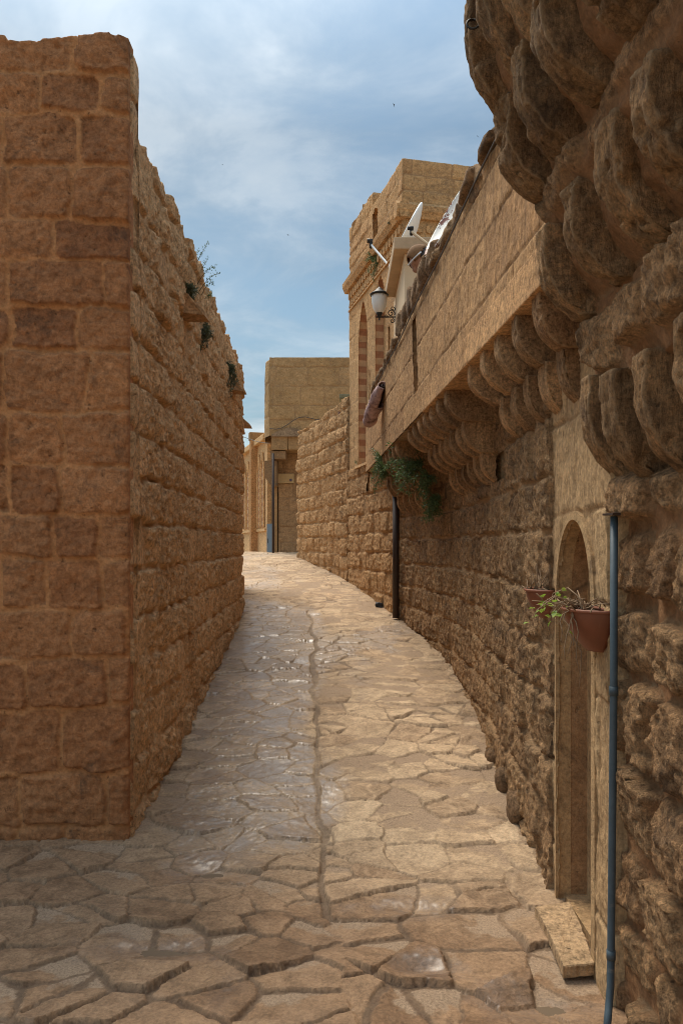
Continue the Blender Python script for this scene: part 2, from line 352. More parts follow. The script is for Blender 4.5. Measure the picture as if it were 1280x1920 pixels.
def wall(name, path, z0, ztop, mat, parent, seed, du=.015, dz=.015, side=1, thick=.35, holes=None, offs=None, label=None, closed_top=True, zbase=None, round_start=0., **kw):
    """path: list of (x,y); outward side = left (+1) or right (-1) of the walking direction.
    ztop: number or function of u. offs(U,Z)-> extra outward offset."""
    p = np.array(path, float); seg = np.hypot(*(p[1:]-p[:-1]).T); cum = np.concatenate([[0], np.cumsum(seg)]); L = cum[-1]
    nu = max(3, int(L/du)+1); us = np.linspace(0, L, nu)
    x = np.interp(us, cum, p[:, 0]); y = np.interp(us, cum, p[:, 1])
    k = np.clip(np.searchsorted(cum, us, 'right')-1, 0, len(seg)-1); tg = (p[1:]-p[:-1])[k]/seg[k][:, None]
    # soften normals at bends
    w = max(1, int(.12/du)); ker = np.ones(2*w+1)/(2*w+1)
    if len(seg) > 1:
        for c in (0, 1): tg[:, c] = np.convolve(np.pad(tg[:, c], w, 'edge'), ker, 'valid')
        x = np.convolve(np.pad(x, w, 'reflect', reflect_type='odd'), ker, 'valid'); y = np.convolve(np.pad(y, w, 'reflect', reflect_type='odd'), ker, 'valid')
        tg /= np.hypot(*tg.T)[:, None]
    nx, ny = -tg[:, 1]*side, tg[:, 0]*side
    zt = np.array([ztop(u) if callable(ztop) else ztop for u in us]); zmax = zt.max()
    nz = max(3, int((zmax-z0)/dz)+1); ts = np.linspace(0, 1, nz)
    U = np.repeat(us[:, None], nz, 1); Z = z0+(zt[:, None]-z0)*ts[None, :]
    Zr = Z.ravel(); Ur = U.ravel()
    P = np.stack([np.repeat(x, nz), np.repeat(y, nz), Zr], 1)
    h, mo, ti = masonry(Ur, Zr, P, seed, z0 if zbase is None else zbase, zmax, 0, L, **kw)
    if offs is not None: h = h+offs(Ur, Zr)
    NX = np.repeat(nx, nz); NY = np.repeat(ny, nz)
    if round_start:   # weathered arris at the first edge
        h = h-round_start*(1-ss(0, round_start*3, Ur))
    V = P.copy(); V[:, 0] += NX*h; V[:, 1] += NY*h
    idx = np.arange(nu*nz).reshape(nu, nz)
    Q = np.stack([idx[:-1, :-1], idx[1:, :-1], idx[1:, 1:], idx[:-1, 1:]], -1)
    if side < 0: Q = Q[..., ::-1]
    if holes is not None:
        inside = holes(Ur, Zr).reshape(nu, nz)
        keep = ~(inside[:-1, :-1] & inside[1:, :-1] & inside[1:, 1:] & inside[:-1, 1:])
        Q = Q[keep]
    Q = Q.reshape(-1, 4)
    # top, ends and back
    n0 = len(V); Bv = []; extra = []
    bt = np.stack([x-nx*thick, y-ny*thick, zt], 1); bb = bt.copy(); bb[:, 2] = z0
    V = np.concatenate([V, bt, bb]); it = n0+np.arange(nu); ib = it+nu
    topq = np.stack([idx[:-1, -1], idx[1:, -1], it[1:], it[:-1]], 1); backq = np.stack([it[:-1], it[1:], ib[1:], ib[:-1]], 1)
    if side < 0: topq = topq[:, ::-1]; backq = backq[:, ::-1]
    Q = np.concatenate([Q, topq, backq])
    for e, fl in ((0, 1), (nu-1, -1)):
        n1 = len(V); bc = np.stack([np.full(nz, x[e]-nx[e]*thick), np.full(nz, y[e]-ny[e]*thick), Z[e]], 1)
        V = np.concatenate([V, bc]); j = n1+np.arange(nz)
        q = np.stack([idx[e, :-1], idx[e, 1:], j[1:], j[:-1]], 1)
        if fl*side < 0: q = q[:, ::-1]
        Q = np.concatenate([Q, q])
    pad = len(V)-len(mo); mo = np.concatenate([mo, np.zeros(pad)]); ti = np.concatenate([ti, np.full(pad, .4)])
    me = npmesh(name, V, Q, {'mortar': mo, 'tint': ti})
    o = obj(name, me, mat, parent, label)
    def pt(u, z=0, out=0):
        i = np.interp(u, us, np.arange(nu)); a = int(i); b_ = min(a+1, nu-1); f = i-a
        X = x[a]*(1-f)+x[b_]*f; Y = y[a]*(1-f)+y[b_]*f
        return Vector((X+nx[a]*out, Y+ny[a]*out, z))
    return o, pt

def arch_outline(u0, u1, z0, zs, z1, pointed=True, n=10):
    """opening outline in (u,z): jambs to zs, arch to z1"""
    c = (u0+u1)/2; w = (u1-u0)/2; pts = [(u0, z0), (u0, zs)]
    for i in range(1, 2*n):
        t = i/(2*n); a = PI*(1-t)
        s_ = math.sin(a); uu = c+w*math.cos(a)
        zz = zs+(z1-zs)*(s_**.9 if not pointed else (1-abs(math.cos(a))**1.6)**.8)
        pts.append((uu, zz))
    pts += [(u1, zs), (u1, z0)]
    return pts
def in_poly(pts):
    P = np.array(pts)
    def f(U, Z):
        r = np.zeros(U.shape, bool); j = len(P)-1
        for i in range(len(P)):
            a, b = P[i], P[j]
            c = ((a[1] > Z) != (b[1] > Z))
            with np.errstate(divide='ignore', invalid='ignore'):
                xi = (b[0]-a[0])*(Z-a[1])/(b[1]-a[1]+1e-12)+a[0]
            r ^= c & (U < xi); j = i
        return r
    return f
def anyof(fs): return lambda U, Z: np.any([f(U, Z) for f in fs], 0)
def recess(name, outline, pt, depth, mat, parent, back=None, start=.004, grow=.012, label=None):
    """reveal of an opening: the outline swept into the wall and closed by a back"""
    cu = sum(p[0] for p in outline)/len(outline); cz = sum(p[1] for p in outline)/len(outline)
    o = [(u+(grow if u > cu else -grow), z+(grow if z > cz else -grow)) for u, z in outline]
    mb = MB(); n = len(o); K = 6
    v = [pt(u, z, start-(depth+start)*k/K) for k in range(K+1) for u, z in o]
    f = [(k*n+i, k*n+(i+1) % n, (k+1)*n+(i+1) % n, (k+1)*n+i) for k in range(K) for i in range(n)]
    mb.add(v, f); r = mb.build(name, mat, parent, label=label)
    mb = MB(); mb.prism([pt(u, z, -depth-.002) for u, z in o], pt(cu, 0, -depth-.06)-pt(cu, 0, -depth)); mb.build(name.split('_')[0]+'_back' if '_' in name else name+'_back', back or mat, parent)
    return r

# ------------------------------------------------------------------ corbels
def corbel_mesh(name, w, d, h, d0, seed, rough=.008, nst=44, nch=54, sharp=.14, lean=0.):
    """quarter-round bracket: local x = out of the wall (negative X world), y = width, z up from its foot.
    outer depth goes from d0 at the foot to d at the top."""
    prof = []
    for i in range(nst):
        t = i/(nst-1); a0 = .55
        if t < .72:
            a = a0+t/.72*(PI/2-a0); prof.append((d0+(d-d0)*(math.sin(a)-math.sin(a0))/(1-math.sin(a0)), h*.72*(math.cos(a0)-math.cos(a))/math.cos(a0)))
        else: prof.append((d, h*(.72+.28*(t-.72)/.28)))
    V = []
    V += [(-d0*.5, 0, 0)]*1
    ring0 = len(V)
    for i, (dd, z) in enumerate(prof):
        dd = max(dd, .004)
        cf = min(.007, dd*.3); ns = 16
        ch_ = [(dd*j/ns if j < ns else dd-cf, w/2) for j in range(ns)]+[(dd-cf, w/2), (dd-cf*.3, w/2-cf*.3), (dd, w/2-cf)]
        nf = nch-2*len(ch_)
        ch_ = ch_+[(dd, (w/2-cf)*(1-2*(j+1)/(nf+1))) for j in range(nf)]+[(a_, -b_) for a_, b_ in ch_[::-1]]
        for k in range(nch):
            V.append((-min(ch_[k][0], dd), ch_[k][1]*(1-.10*(1-i/(nst-1))), z))
    V.append((-d*.5, 0, h))
    V = np.array(V, float)
    n = V*1.0
    s = 9.
    nn = np.stack([fbm(n[:, 0]*s+seed*3.1, n[:, 1]*s, n[:, 2]*s, 4, seed+q, .6) for q in (1, 2, 3)], 1)
    gr = fbm(n[:, 0]*8+seed*3.1, n[:, 1]*45, n[:, 2]*8, 4, seed+9, .65)
    dirn = np.stack([-np.ones(len(V)), np.sign(V[:, 1])*.5, np.zeros(len(V))-.3], 1)
    chip = fbm(n[:, 0]*16+seed*5.1, n[:, 1]*16, n[:, 2]*16, 3, seed+14)
    V = V+nn*rough*np.array([1, .6, .6])+dirn*(gr*rough*.6-ss(.35, .8, chip)*rough*1.4)[:, None]
    Q = []
    for i in range(nst-1):
        for k in range(nch-1):
            a = ring0+i*nch+k; Q.append((a, a+1, a+nch+1, a+nch))
    me = bpy.data.meshes.new(name)
    fs = Q+[(0, ring0+k+1, ring0+k) for k in range(nch-1)]
    top = len(V)-1; b0 = ring0+(nst-1)*nch; fs += [(b0+k, b0+k+1, top) for k in range(nch-1)]
    me.from_pydata([tuple(v) for v in V], [], fs)
    bm = bmesh.new(); bm.from_mesh(me); bmesh.ops.recalc_face_normals(bm, faces=bm.faces); bm.to_mesh(me); bm.free()
    me.polygons.foreach_set('use_smooth', [True]*len(me.polygons)); me.update()
    return me
_cm = {}
def corbel(parent, x, y, z, w, d, h, d0, seed, rz=0, mat=None, rough=.008):
    """x = wall face, y = centre, z = foot"""
    me = corbel_mesh('corbel', w, d, h, d0, seed, rough)
    o = obj('corbel', me, mat or M['corbel'], parent)
    o.location = (x, y, z); o.rotation_euler = (0, 0, rz)
    return o

# ------------------------------------------------------------------ ground
def G(x, y):
    """street level"""
    k = .22; s = (y-3.62)/k
    up = .131*k*np.logaddexp(0, s)
    t = up-1.43; cap = 1.43-.10*np.logaddexp(0, -t/.10)+0   # smooth minimum
    z = np.where(up < 1.0, up, cap)
    z = np.where(y > 15.5, z-.012*(y-15.5), z)
    z = z-.02*np.clip(2.6-y, 0, 2)
    return z
def Gs(x, y): return float(G(np.array([x], float), np.array([y], float))[0])
def xc(y): return np.interp(y, [2.5, 3.5, 5, 7, 9, 11, 15], [.06, -.08, -.17, -.25, -.35, -.6, -1.6])
PUDDLES = [(-.72, 2.95, .24, .06), (.33, 3.26, .22, .06), (.64, 2.58, .22, .07), (-.62, 3.6, .2, .08), (.30, 2.78, .12, .05)]
def street():
    ys = [-1.0]
    while ys[-1] < 22.:
        y = ys[-1]; st = .05 if y < 1.9 else .0056*max(1, y/3.0)**1.25
        ys.append(y+st)
    ys = np.array(ys)
    def patch(name, xs, ys, label):
        X, Y = np.meshgrid(xs, ys, indexing='ij'); sh = X.shape; X = X.ravel(); Y = Y.ravel()
        wx = X+.034*fbm(X*3., Y*3., None, 2, 3)+.0085*fbm(X*24, Y*24, None, 4, 4, .75); wy = Y+.028*fbm(X*3.+9, Y*3., None, 2, 5)+.0075*fbm(X*24, Y*24+4, None, 4, 6, .75)
        xcv = xc(Y); left = wx < xcv
        sx, sy = .245, .135
        gx = wx/sx+np.where(left, 137.5, 0); gy = wy/sy+np.where(left, 17.3, 0)
        gx = gx+.35*vn(gy*.35, gx*.1, None, 33)
        ix, iy = np.floor(gx), np.floor(gy)
        d1 = np.full(X.shape, 9e9); d2 = d1.copy(); p1x = np.zeros_like(X); p1y = p1x.copy(); p2x = p1x.copy(); p2y = p1x.copy(); sid = np.zeros(X.shape, np.int64)
        for a in (-1, 0, 1, 2, -2):
            for b in (-1, 0, 1):
                cx, cy = ix+a, iy+b
                jx = (cx+.08+.84*_h(cx, cy, cx*0, 71))*sx; jy = (cy+.08+.84*_h(cx, cy, cx*0, 72))*sy
                # some cells carry no stone centre, so neighbours grow large
                dead = _h(cx, cy, cx*0, 73) < .28
                d = (gx*sx-jx)**2+(gy*sy-jy)**2*1.5; d = np.where(dead, 9e8, d)
                n1 = d < d1; n2 = (~n1) & (d < d2)
                d2 = np.where(n1, d1, np.where(n2, d, d2)); p2x = np.where(n1, p1x, np.where(n2, jx, p2x)); p2y = np.where(n1, p1y, np.where(n2, jy, p2y))
                d1 = np.where(n1, d, d1); p1x = np.where(n1, jx, p1x); p1y = np.where(n1, jy, p1y)
                sid = np.where(n1, (cx*7919+cy*104729).astype(np.int64), sid)
        e = (d2-d1)/(2*np.hypot(p2x-p1x, (p2y-p1y)*1.2)+1e-6)
        che = np.abs(wx-xcv)-.013*(.6+.8*np.abs(fbm(X*3, Y*3, None, 2, 8)))
        che = np.where((Y > 3.2) & (Y < 9.5), che, 9.)
        e = np.minimum(e, che)
        r1, r2, r3, r4 = (rnd(sid, q) for q in (1, 2, 3, 4))
        gw = -.002+.004*r4+.011*ss(.1, .6, fbm(X*1.6, Y*1.6, None, 3, 88))
        near = np.clip((12-Y)/6, .35, 1)
        st = ss(gw, gw+.0045, e)
        lx = gx*sx-p1x; ly = gy*sy-p1y
        # cleft slate-like surface: terraces
        fl = fbm(X*3.2+r1*40, Y*4.2+r2*30, None, 4, 12); terr = np.round(fl*4)/4*.006+fl*.004
        hgt = .007*(r1-.5)*2+(r2-.5)*.10*ly*1.4+(r3-.5)*.05*lx+terr+.0016*fbm(X*40, Y*40, None, 2, 19)
        # each stone dips a little to its far side so its near lip stands proud
        hgt = hgt-.075*ly*(r4 > .25)-.002
        up = ss(.72, .95, r2)*.016*ss(4.6, 3.2, Y)
        pits = -.008+.006*fbm(X*14, Y*14, None, 3, 15)+.003*fbm(X*50, Y*50, None, 2, 16)
        silt = ss(.12, .45, fbm(X*.9+3, Y*1.1, None, 2, 77))*ss(4.4, 3.2, Y)    # silted foreground patches
        stn = (st*(hgt+up)+(1-st)*(-.016))*np.maximum(near, .6)
        sand = -.0068+.0062*fbm(X*1.6, Y*1.6, None, 3, 78)+.0025*fbm(X*11, Y*11, None, 3, 79)+.0012*fbm(X*55, Y*55, None, 2, 80)-.004*ss(4.2, 3.0, Y)-.004*ss(.02, -.01, che)
        H = np.maximum(stn, sand); bur = ss(-.0015, .0020, sand-stn)
        H = H*(1-.72*silt)-.004*silt
        for (px, py, rx, ry) in PUDDLES:
            q = ((X-px)/rx)**2+((Y-py)/ry)**2; H = H*(1-.5*np.exp(-q))-.026*np.exp(-q*1.2)
        Z = G(X, Y)+H-.012*np.exp(-((X-xcv)/.16)**2)*((Y > 3.) & (Y < 10))
        Z = Z+.02*fbm(X*.8, Y*.8, None, 2, 23)
        n5 = fbm(X*1.7, Y*.9, None, 4, 90)
        wet = ss(.10, .55, np.exp(-((X-(xcv-.42))/.42)**2)*ss(3.3, 4.2, Y)*ss(10.5, 8.5, Y)*1.1+.45*n5)
        band = np.exp(-((Y-(7.6+(X-.0)*1.2))/.55)**2)*((X > -.4) & (X < .8))
        wet = np.maximum(wet, ss(.30, .62, band+.40*fbm(X*4, Y*4, None, 4, 91)-.15))
        for (px, py, rx, ry) in PUDDLES:
            q = ((X-px)/(rx*1.6))**2+((Y-py)/(ry*2.6))**2; wet = np.maximum(wet, .55*ss(.45, .95, np.exp(-q)+.35*fbm(X*9, Y*9, None, 3, 92)))
        idx = np.arange(X.size).reshape(sh)
        Q = np.stack([idx[:-1, :-1], idx[1:, :-1], idx[1:, 1:], idx[:-1, 1:]], -1).reshape(-1, 4)
        me = npmesh(name, np.stack([X, Y, Z], 1), Q, {'gap': bur*st, 'joint': (1-ss(gw+.001, gw+.007, e))*(1-.75*ss(-.009, -.001, sand)), 'tint': r3, 'wet': wet*(.15+.85*ss(gw+.004, gw+.016, e)), 'silt': silt, 'edge': np.clip(e*12, 0, 1)})
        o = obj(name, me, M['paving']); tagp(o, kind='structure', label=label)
        return o
    nearx = np.arange(-2.6, 1.40, .0075)
    o = patch('street_paving', nearx, ys, 'uneven flagstone paving climbing the narrow alley')
def paving_mat():
    m, t, b = newmat('flagstone_paving'); pos = t.new('ShaderNodeNewGeometry').outputs['Position']
    A = lambda n: t.new('ShaderNodeAttribute', attribute_name=n).outputs['Fac']
    joint = A('joint'); gap, tint, wet, silt, edge = A('gap'), A('tint'), A('wet'), A('silt'), A('edge')
    med = t.noise(pos, 8, 6, .72, .8); fin = t.noise(pos, 70, 4, .75); big = t.noise(pos, 1.1, 3)
    c = t.ramp(t.math('ADD', t.math('MULTIPLY', tint, .55), t.math('MULTIPLY', t.math('SUBTRACT', med, .42), 1.1), clamp=True),
               [(0, (.35, .23, .135)), (.3, (.46, .32, .195)), (.6, (.52, .37, .23)), (.85, (.56, .41, .26)), (1, (.40, .26, .155))])
    c = t.mix(1., c, t.ramp(t.math('ADD', t.math('MULTIPLY', fin, .6), t.math('MULTIPLY', med, .5)), [(.42, .62), (.68, 1.30)]), 'MULTIPLY')
    c = t.mix(1., c, t.ramp(big, [(.3, .85), (.7, 1.15)]), 'MULTIPLY')
    # redder brown foreground slabs, near shade and vignette also darkened into their colour
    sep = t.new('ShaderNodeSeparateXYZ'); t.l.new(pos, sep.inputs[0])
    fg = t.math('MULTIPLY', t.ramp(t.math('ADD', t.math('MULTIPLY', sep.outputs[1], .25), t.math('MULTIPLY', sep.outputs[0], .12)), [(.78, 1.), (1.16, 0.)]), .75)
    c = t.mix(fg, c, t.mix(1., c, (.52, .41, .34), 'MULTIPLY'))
    sandc = t.mix(1., (.36, .25, .16), t.ramp(t.noise(pos, 110, 4, .8), [(.3, .55), (.7, 1.4)]), 'MULTIPLY')
    c = t.mix(gap, c, sandc)
    c = t.mix(t.math('MULTIPLY', joint, .62), c, t.mix(1., (.11, .075, .05), t.ramp(t.noise(pos, 90, 4, .8), [(.3, .5), (.7, 1.5)]), 'MULTIPLY'))
    c = t.mix(t.math('MULTIPLY', silt, .55), c, t.mix(1., (.30, .20, .135), t.ramp(med, [(.3, .8), (.7, 1.2)]), 'MULTIPLY'))
    wn = t.math('MULTIPLY', wet, t.ramp(t.noise(pos, 13, 5, .75), [(.34, .25), (.52, 1.)]), clamp=True)
    c = t.mix(t.math('MULTIPLY', wn, .85), c, t.mix(1., c, (.68, .65, .64), 'MULTIPLY'))
    t.l.new(c, b.inputs['Base Color'])
    rr = t.math('SUBTRACT', .80, t.math('MULTIPLY', wn, .38))
    rr = t.math('ADD', rr, t.math('MULTIPLY', t.math('SUBTRACT', fin, .5), .25))
    t.l.new(rr, b.inputs['Roughness'])
    t.l.new(t.math('ADD', .3, t.math('MULTIPLY', wn, .5)), b.inputs['Specular IOR Level'])
    b.inputs['Coat Roughness'].default_value = .30; b.inputs['Coat IOR'].default_value = 1.65; t.l.new(t.math('MULTIPLY', wn, .78), b.inputs['Coat Weight'])
    bn = t.new('ShaderNodeBump'); bn.inputs['Strength'].default_value = .8; bn.inputs['Distance'].default_value = .012
    t.l.new(t.math('ADD', t.noise(pos, 30, 6, .75, .5), t.math('MULTIPLY', fin, .5)), bn.inputs['Height']); t.l.new(bn.outputs[0], b.inputs['Normal'])
    return m
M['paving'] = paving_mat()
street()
gm = simple('dry_earth', (.28, .20, .13), 1., var=.3, vs=3, bump=.6)
mb = MB(); mb.add([(-300, -300, -.35), (300, -300, -.35), (300, 300, -.35), (-300, 300, -.35)], [(0, 1, 2, 3)])
tagp(mb.build('ground', gm), kind='structure', label='plain earth ground under the town')
# water lying in the hollows
m, t, b = newmat('muddy_water'); b.inputs['Base Color'].default_value = (.17, .125, .085, 1); b.inputs['Roughness'].default_value = .12; b.inputs['IOR'].default_value = 1.33
M['water'] = m
for i, (px, py, rx, ry) in enumerate(PUDDLES):
    base = Gs(px, py); mb = MB()
    mb.prism([(px+1.15*rx*math.cos(a*PI/12), py+1.7*ry*math.sin(a*PI/12), base-.019) for a in range(24)], (0, 0, -.004))
    tagp(mb.build('puddle_water', M['water']), kind='structure')

# ================================================================== LEFT HOUSE
LX = lambda y: -.978-.0286*y
lh = thing('stone_house', 'tall reddish sandstone house at the left with its corner towards the lane', 'house', (-1.6, 4.2, 0))
cr = random.Random(3)
tops = [cr.uniform(-.025, .02) for _ in range(60)]
def top_front(u):   # u from corner leftwards
    return 4.25+tops[int(u/.09) % 60]*.6+.015*math.sin(u*9)
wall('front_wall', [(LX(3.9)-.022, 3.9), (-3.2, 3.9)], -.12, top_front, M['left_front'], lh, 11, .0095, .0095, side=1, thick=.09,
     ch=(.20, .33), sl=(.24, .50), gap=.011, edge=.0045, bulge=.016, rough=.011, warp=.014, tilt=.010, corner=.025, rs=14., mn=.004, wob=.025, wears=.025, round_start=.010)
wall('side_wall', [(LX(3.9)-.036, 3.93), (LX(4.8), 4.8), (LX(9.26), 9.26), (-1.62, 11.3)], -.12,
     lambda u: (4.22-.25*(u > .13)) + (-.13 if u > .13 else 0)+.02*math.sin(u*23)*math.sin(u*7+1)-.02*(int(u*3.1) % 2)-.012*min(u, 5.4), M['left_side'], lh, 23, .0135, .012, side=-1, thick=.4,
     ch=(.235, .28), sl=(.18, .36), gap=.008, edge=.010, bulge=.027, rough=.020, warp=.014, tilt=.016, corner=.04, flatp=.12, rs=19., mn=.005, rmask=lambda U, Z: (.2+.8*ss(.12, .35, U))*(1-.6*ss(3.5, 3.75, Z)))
mb = MB(); mb.box((-3.2, 3.99, -.2), (-1.52, 11.2, 3.6)); mb.build('core', M['left_side'], lh)
def spout(y, z, w, out, x0):
    mb = MB(); 
    P = [(x0-.15, y-w/2, z), (x0+out, y-w*.28, z-.02), (x0+out+.012, y+w*.3, z-.02), (x0-.15, y+w/2, z)]
    T = [(x0-.15, y-w/2, z+.15), (x0+out*.35, y-w*.42, z+.12), (x0+out, y-w*.25, z+.015), (x0+out, y+w*.25, z+.015), (x0+out*.35, y+w*.42, z+.12), (x0-.15, y+w/2, z+.15)]
    v = P+T; n = 4
    mb.add(v, [(0, 3, 2, 1), (0, 1, 6, 5, 4), (1, 2, 7, 6), (2, 3, 9, 8, 7), (4, 5, 8, 9), (5, 6, 7, 8), (0, 4, 9, 3)])
    return mb.build('stone_spout', M['spout'], lh, bevel=.005)
spout(5.30, 3.22, .30, .17, LX(5.3)); spout(8.2, 3.28, .34, .15, LX(8.2)); spout(10.75, 3.30, .42, .19, -1.50)

# ================================================================== RIGHT NEAR HOUSE
nh = thing('stone_house', 'rough dark stone house at the right edge with tiers of rounded corbels overhead', 'house', (1.3, 1.2, 0))
nseg = [(-9, 0), (1.80, 0), (1.86, -.12), (2.09, -.12), (2.13, .10), (2.40, .12), (2.43, .10), (2.55, .19), (2.66, .215), (2.71, .26), (2.81, .26), (2.84, .24), (2.96, .33), (3.07, .365), (3.12, .40), (3.25, .45), (3.44, .475), (3.50, .52), (9, .52)]
def noffs(U, Z):
    zz = Z+.02*fbm(U*4, Z*4, None, 2, 5)
    return np.interp(zz, [a for a, _ in nseg], [b_ for _, b_ in nseg])
NXW = .965
wall('rough_wall', [(NXW+.02, 2.60), (NXW-.02, -1.2)], -.15, 4.3, M['near'], nh, 37, .0105, .0105, side=-1, thick=.7, offs=noffs,
     ch=(.20, .30), sl=(.18, .40), gap=.021, edge=.012, bulge=.046, rough=.022, warp=.026, tilt=.026, corner=.05, rs=17., mn=.006, wob=.03,
     rmask=lambda U, Z: 1-.3*ss(1.8, 1.9, Z), mzone=lambda U, Z: np.maximum.reduce([ss(2.38, 2.42, Z)*ss(2.76, 2.70, Z), ss(2.80, 2.84, Z)*ss(3.16, 3.12, Z), ss(3.06, 3.10, Z)*ss(3.55, 3.5, Z)]))
cr = random.Random(5)
def tier(ys, foot, h, xface, d, d0, wr, parent=nh, rough=.011):
    for i, y in enumerate(ys):
        corbel(parent, xface, y, foot+cr.uniform(-.015, .015), cr.uniform(*wr), d*cr.uniform(.94, 1.05), h*cr.uniform(.95, 1.05), d0, cr.randint(1, 999), rz=cr.uniform(-.10, .10), rough=rough, mat=M['near_corbel'])
tier([2.56, 2.36, 2.10, 1.86, 1.6, 1.35, 1.1, .8], 1.79, .36, 1.02, .185, .02, (.075, .115))
tier([2.58, 2.27, 1.98, 1.7, 1.42, 1.14, .86], 2.395, .30, .90, .225, .07, (.10, .145), rough=.014)
tier([2.60, 2.29, 2.02, 1.72, 1.44, 1.16, .88, .6], 2.81, .31, .80, .265, .11, (.10, .145), rough=.014)
tier([2.59, 2.37, 2.18, 1.95, 1.72, 1.5, 1.28, 1.05, .8], 3.07, .42, .70, .265, .11, (.085, .12), rough=.013)
tier([2.56, 2.28, 2.0, 1.7, 1.4, 1.1], 3.42, .40, .62, .24, .12, (.13, .17), rough=.010)
mb = MB(); R = []
for k in range(22):
    a = PI*(.0+1.55*k/21); R.append((.415+.0, 2.36+.035*math.cos(a), 0))
c0 = Vector((.440, 2.50, 3.335))
hook = MB(); hook.tube([(c0.x+.08, c0.y, c0.z+.02), (c0.x, c0.y, c0.z+.022)]+[(c0.x-.022*math.sin(k*.42), c0.y-.03*(k/11), c0.z+.022*math.cos(k*.42)) for k in range(12)], .0038, 6)
tagp(hook.build('iron_hook', M['iron'], smooth=True), 'small dark iron hook bent out of the topmost overhanging stone', 'hook')

# ================================================================== RIGHT MIDDLE HOUSE
mh = thing('stone_house', 'long stone house on the right with door niche and plastered terrace parapet on corbels', 'house', (1.6, 5.5, 0))
MP = [(.972, 3.40), (1.005, 4.44), (1.06, 5.77), (1.04, 7.02), (.90, 8.05), (.69, 9.10)]
slit1 = [(1.15, 1.99), (1.15, 2.19), (1.42, 2.19), (1.42, 1.99)]
_o, mpt = wall('lower_wall', MP, -.12, 2.62, M['mid_low'], mh, 51, .0125, .0115, side=1, thick=.45, holes=in_poly(slit1),
     ch=(.22, .29), sl=(.22, .46), gap=.010, edge=.009, bulge=.024, rough=.021, warp=.013, tilt=.012, corner=.035, rs=19., mn=.004)
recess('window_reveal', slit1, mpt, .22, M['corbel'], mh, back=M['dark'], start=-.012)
# dressed stone door bay
DP = [(.935, 2.585), (.955, 2.9), (.972, 3.405)]
door = arch_outline(.205, .735, -.2, 1.30, 1.70, pointed=False)
o, dpt = wall('door_bay', DP, -.12, 2.45, M['dressed'], mh, 61, .0085, .0085, side=1, thick=.12, holes=in_poly(door),
              ch=(.30, .44), sl=(.36, .6), gap=.004, edge=.012, bulge=.010, rough=.006, warp=.006, tilt=.005, corner=.02, rs=10., mn=.0025,
              offs=lambda U, Z: .0*U+.012*ss(.05, .0, np.abs(U-.245))*0)
def frame_band(name, ol, pt, w_, out, mat, parent):
    cu = sum(p[0] for p in ol)/len(ol); n = len(ol); mb = MB(); outer = []
    for i, (u, z_) in enumerate(ol):
        a = Vector(ol[max(i-1, 0)]); b_ = Vector(ol[min(i+1, n-1)]); d_ = (b_-a).normalized(); outer.append((u-d_.y*w_, z_+d_.x*w_))
    V = [pt(u, z_, out) for u, z_ in ol]+[pt(u, z_, out-.004) for u, z_ in outer]+[pt(u, z_, -.05) for u, z_ in outer]+[pt(u, z_, -.05) for u, z_ in ol]
    f = [(k*n+i, k*n+i+1, ((k+1) % 4)*n+i+1, ((k+1) % 4)*n+i) for k in range(4) for i in range(n-1)]+[(0, n, 2*n, 3*n), (n-1, 2*n-1, 3*n-1, 4*n-1)]
    mb.add(V, f); return mb.build(name, mat, parent)
frame_band('door_frame', door, dpt, .035, .017, stone('door_frame_stone', [(.50, .35, .21), (.57, .41, .25)], patina=.2, lime=.1, bump=.5, attr=False, fine=.6), mh)
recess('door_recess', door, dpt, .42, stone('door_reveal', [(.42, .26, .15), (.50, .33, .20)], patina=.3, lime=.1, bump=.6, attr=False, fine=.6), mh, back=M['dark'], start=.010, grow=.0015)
mb = MB(); mb.box((.99, 2.84, -.1), (1.40, 3.34, .045), jit=.004); mb.build('door_sill', M['dressed'], mh)
mb = MB(); mb.box((1.42, 2.70, -.1), (3.5, 9.0, 2.58)); mb.build('core', M['mid_low'], mh)
# terrace slab and parapet
PXf = lambda y: .924-.056*y
slot = [(3.30, 2.80), (3.42, 3.43), (3.64, 3.43), (3.50, 2.80)]
o, ppt = wall('parapet', [(PXf(2.5), 2.5), (PXf(10.4), 10.4)], 2.60, lambda u: 3.50+.015*math.sin(u*5)+.012*math.sin(u*17), M['ashlar'], mh, 71, .013, .011, side=1, thick=.20, holes=in_poly(slot),
              ch=(.27, .36), sl=(.45, .9), gap=.0036, edge=.006, bulge=.004, rough=.0045, warp=.006, tilt=.002, corner=.010, rs=9., mn=.0025, wob=.0, zbase=2.52)
recess('slot_recess', slot, ppt, .13, M['ashlar'], mh, back=M['cope'])
mb = MB()
mb.prism([(PXf(2.6)+.012, 2.62, 2.602), (PXf(10.4)+.012, 10.38, 2.602), (3.2, 9.0, 2.602), (3.2, 2.62, 2.602)], (0, 0, .14)); mb.build('terrace_slab', M['dressed'], mh)
mb = MB(); xx = PXf(3.)
mb.prism([(PXf(2.65)-.006, 2.65, 2.59), (PXf(5.62)-.006, 5.62, 2.59), (PXf(5.62)+.2, 5.62, 2.59), (PXf(2.65)+.2, 2.65, 2.59)], (0, 0, .16)); mb.build('lintel_beam', M['ashlar_plain'] if 'ashlar_plain' in M else M['slab_beam'] if 'slab_beam' in M else stone('beam_stone', [(.50, .31, .17), (.56, .36, .20)], patina=.1, streak=.3, pat_col=(.16, .11, .07), lime=.1, bump=.4, attr=False), mh, bevel=.006)
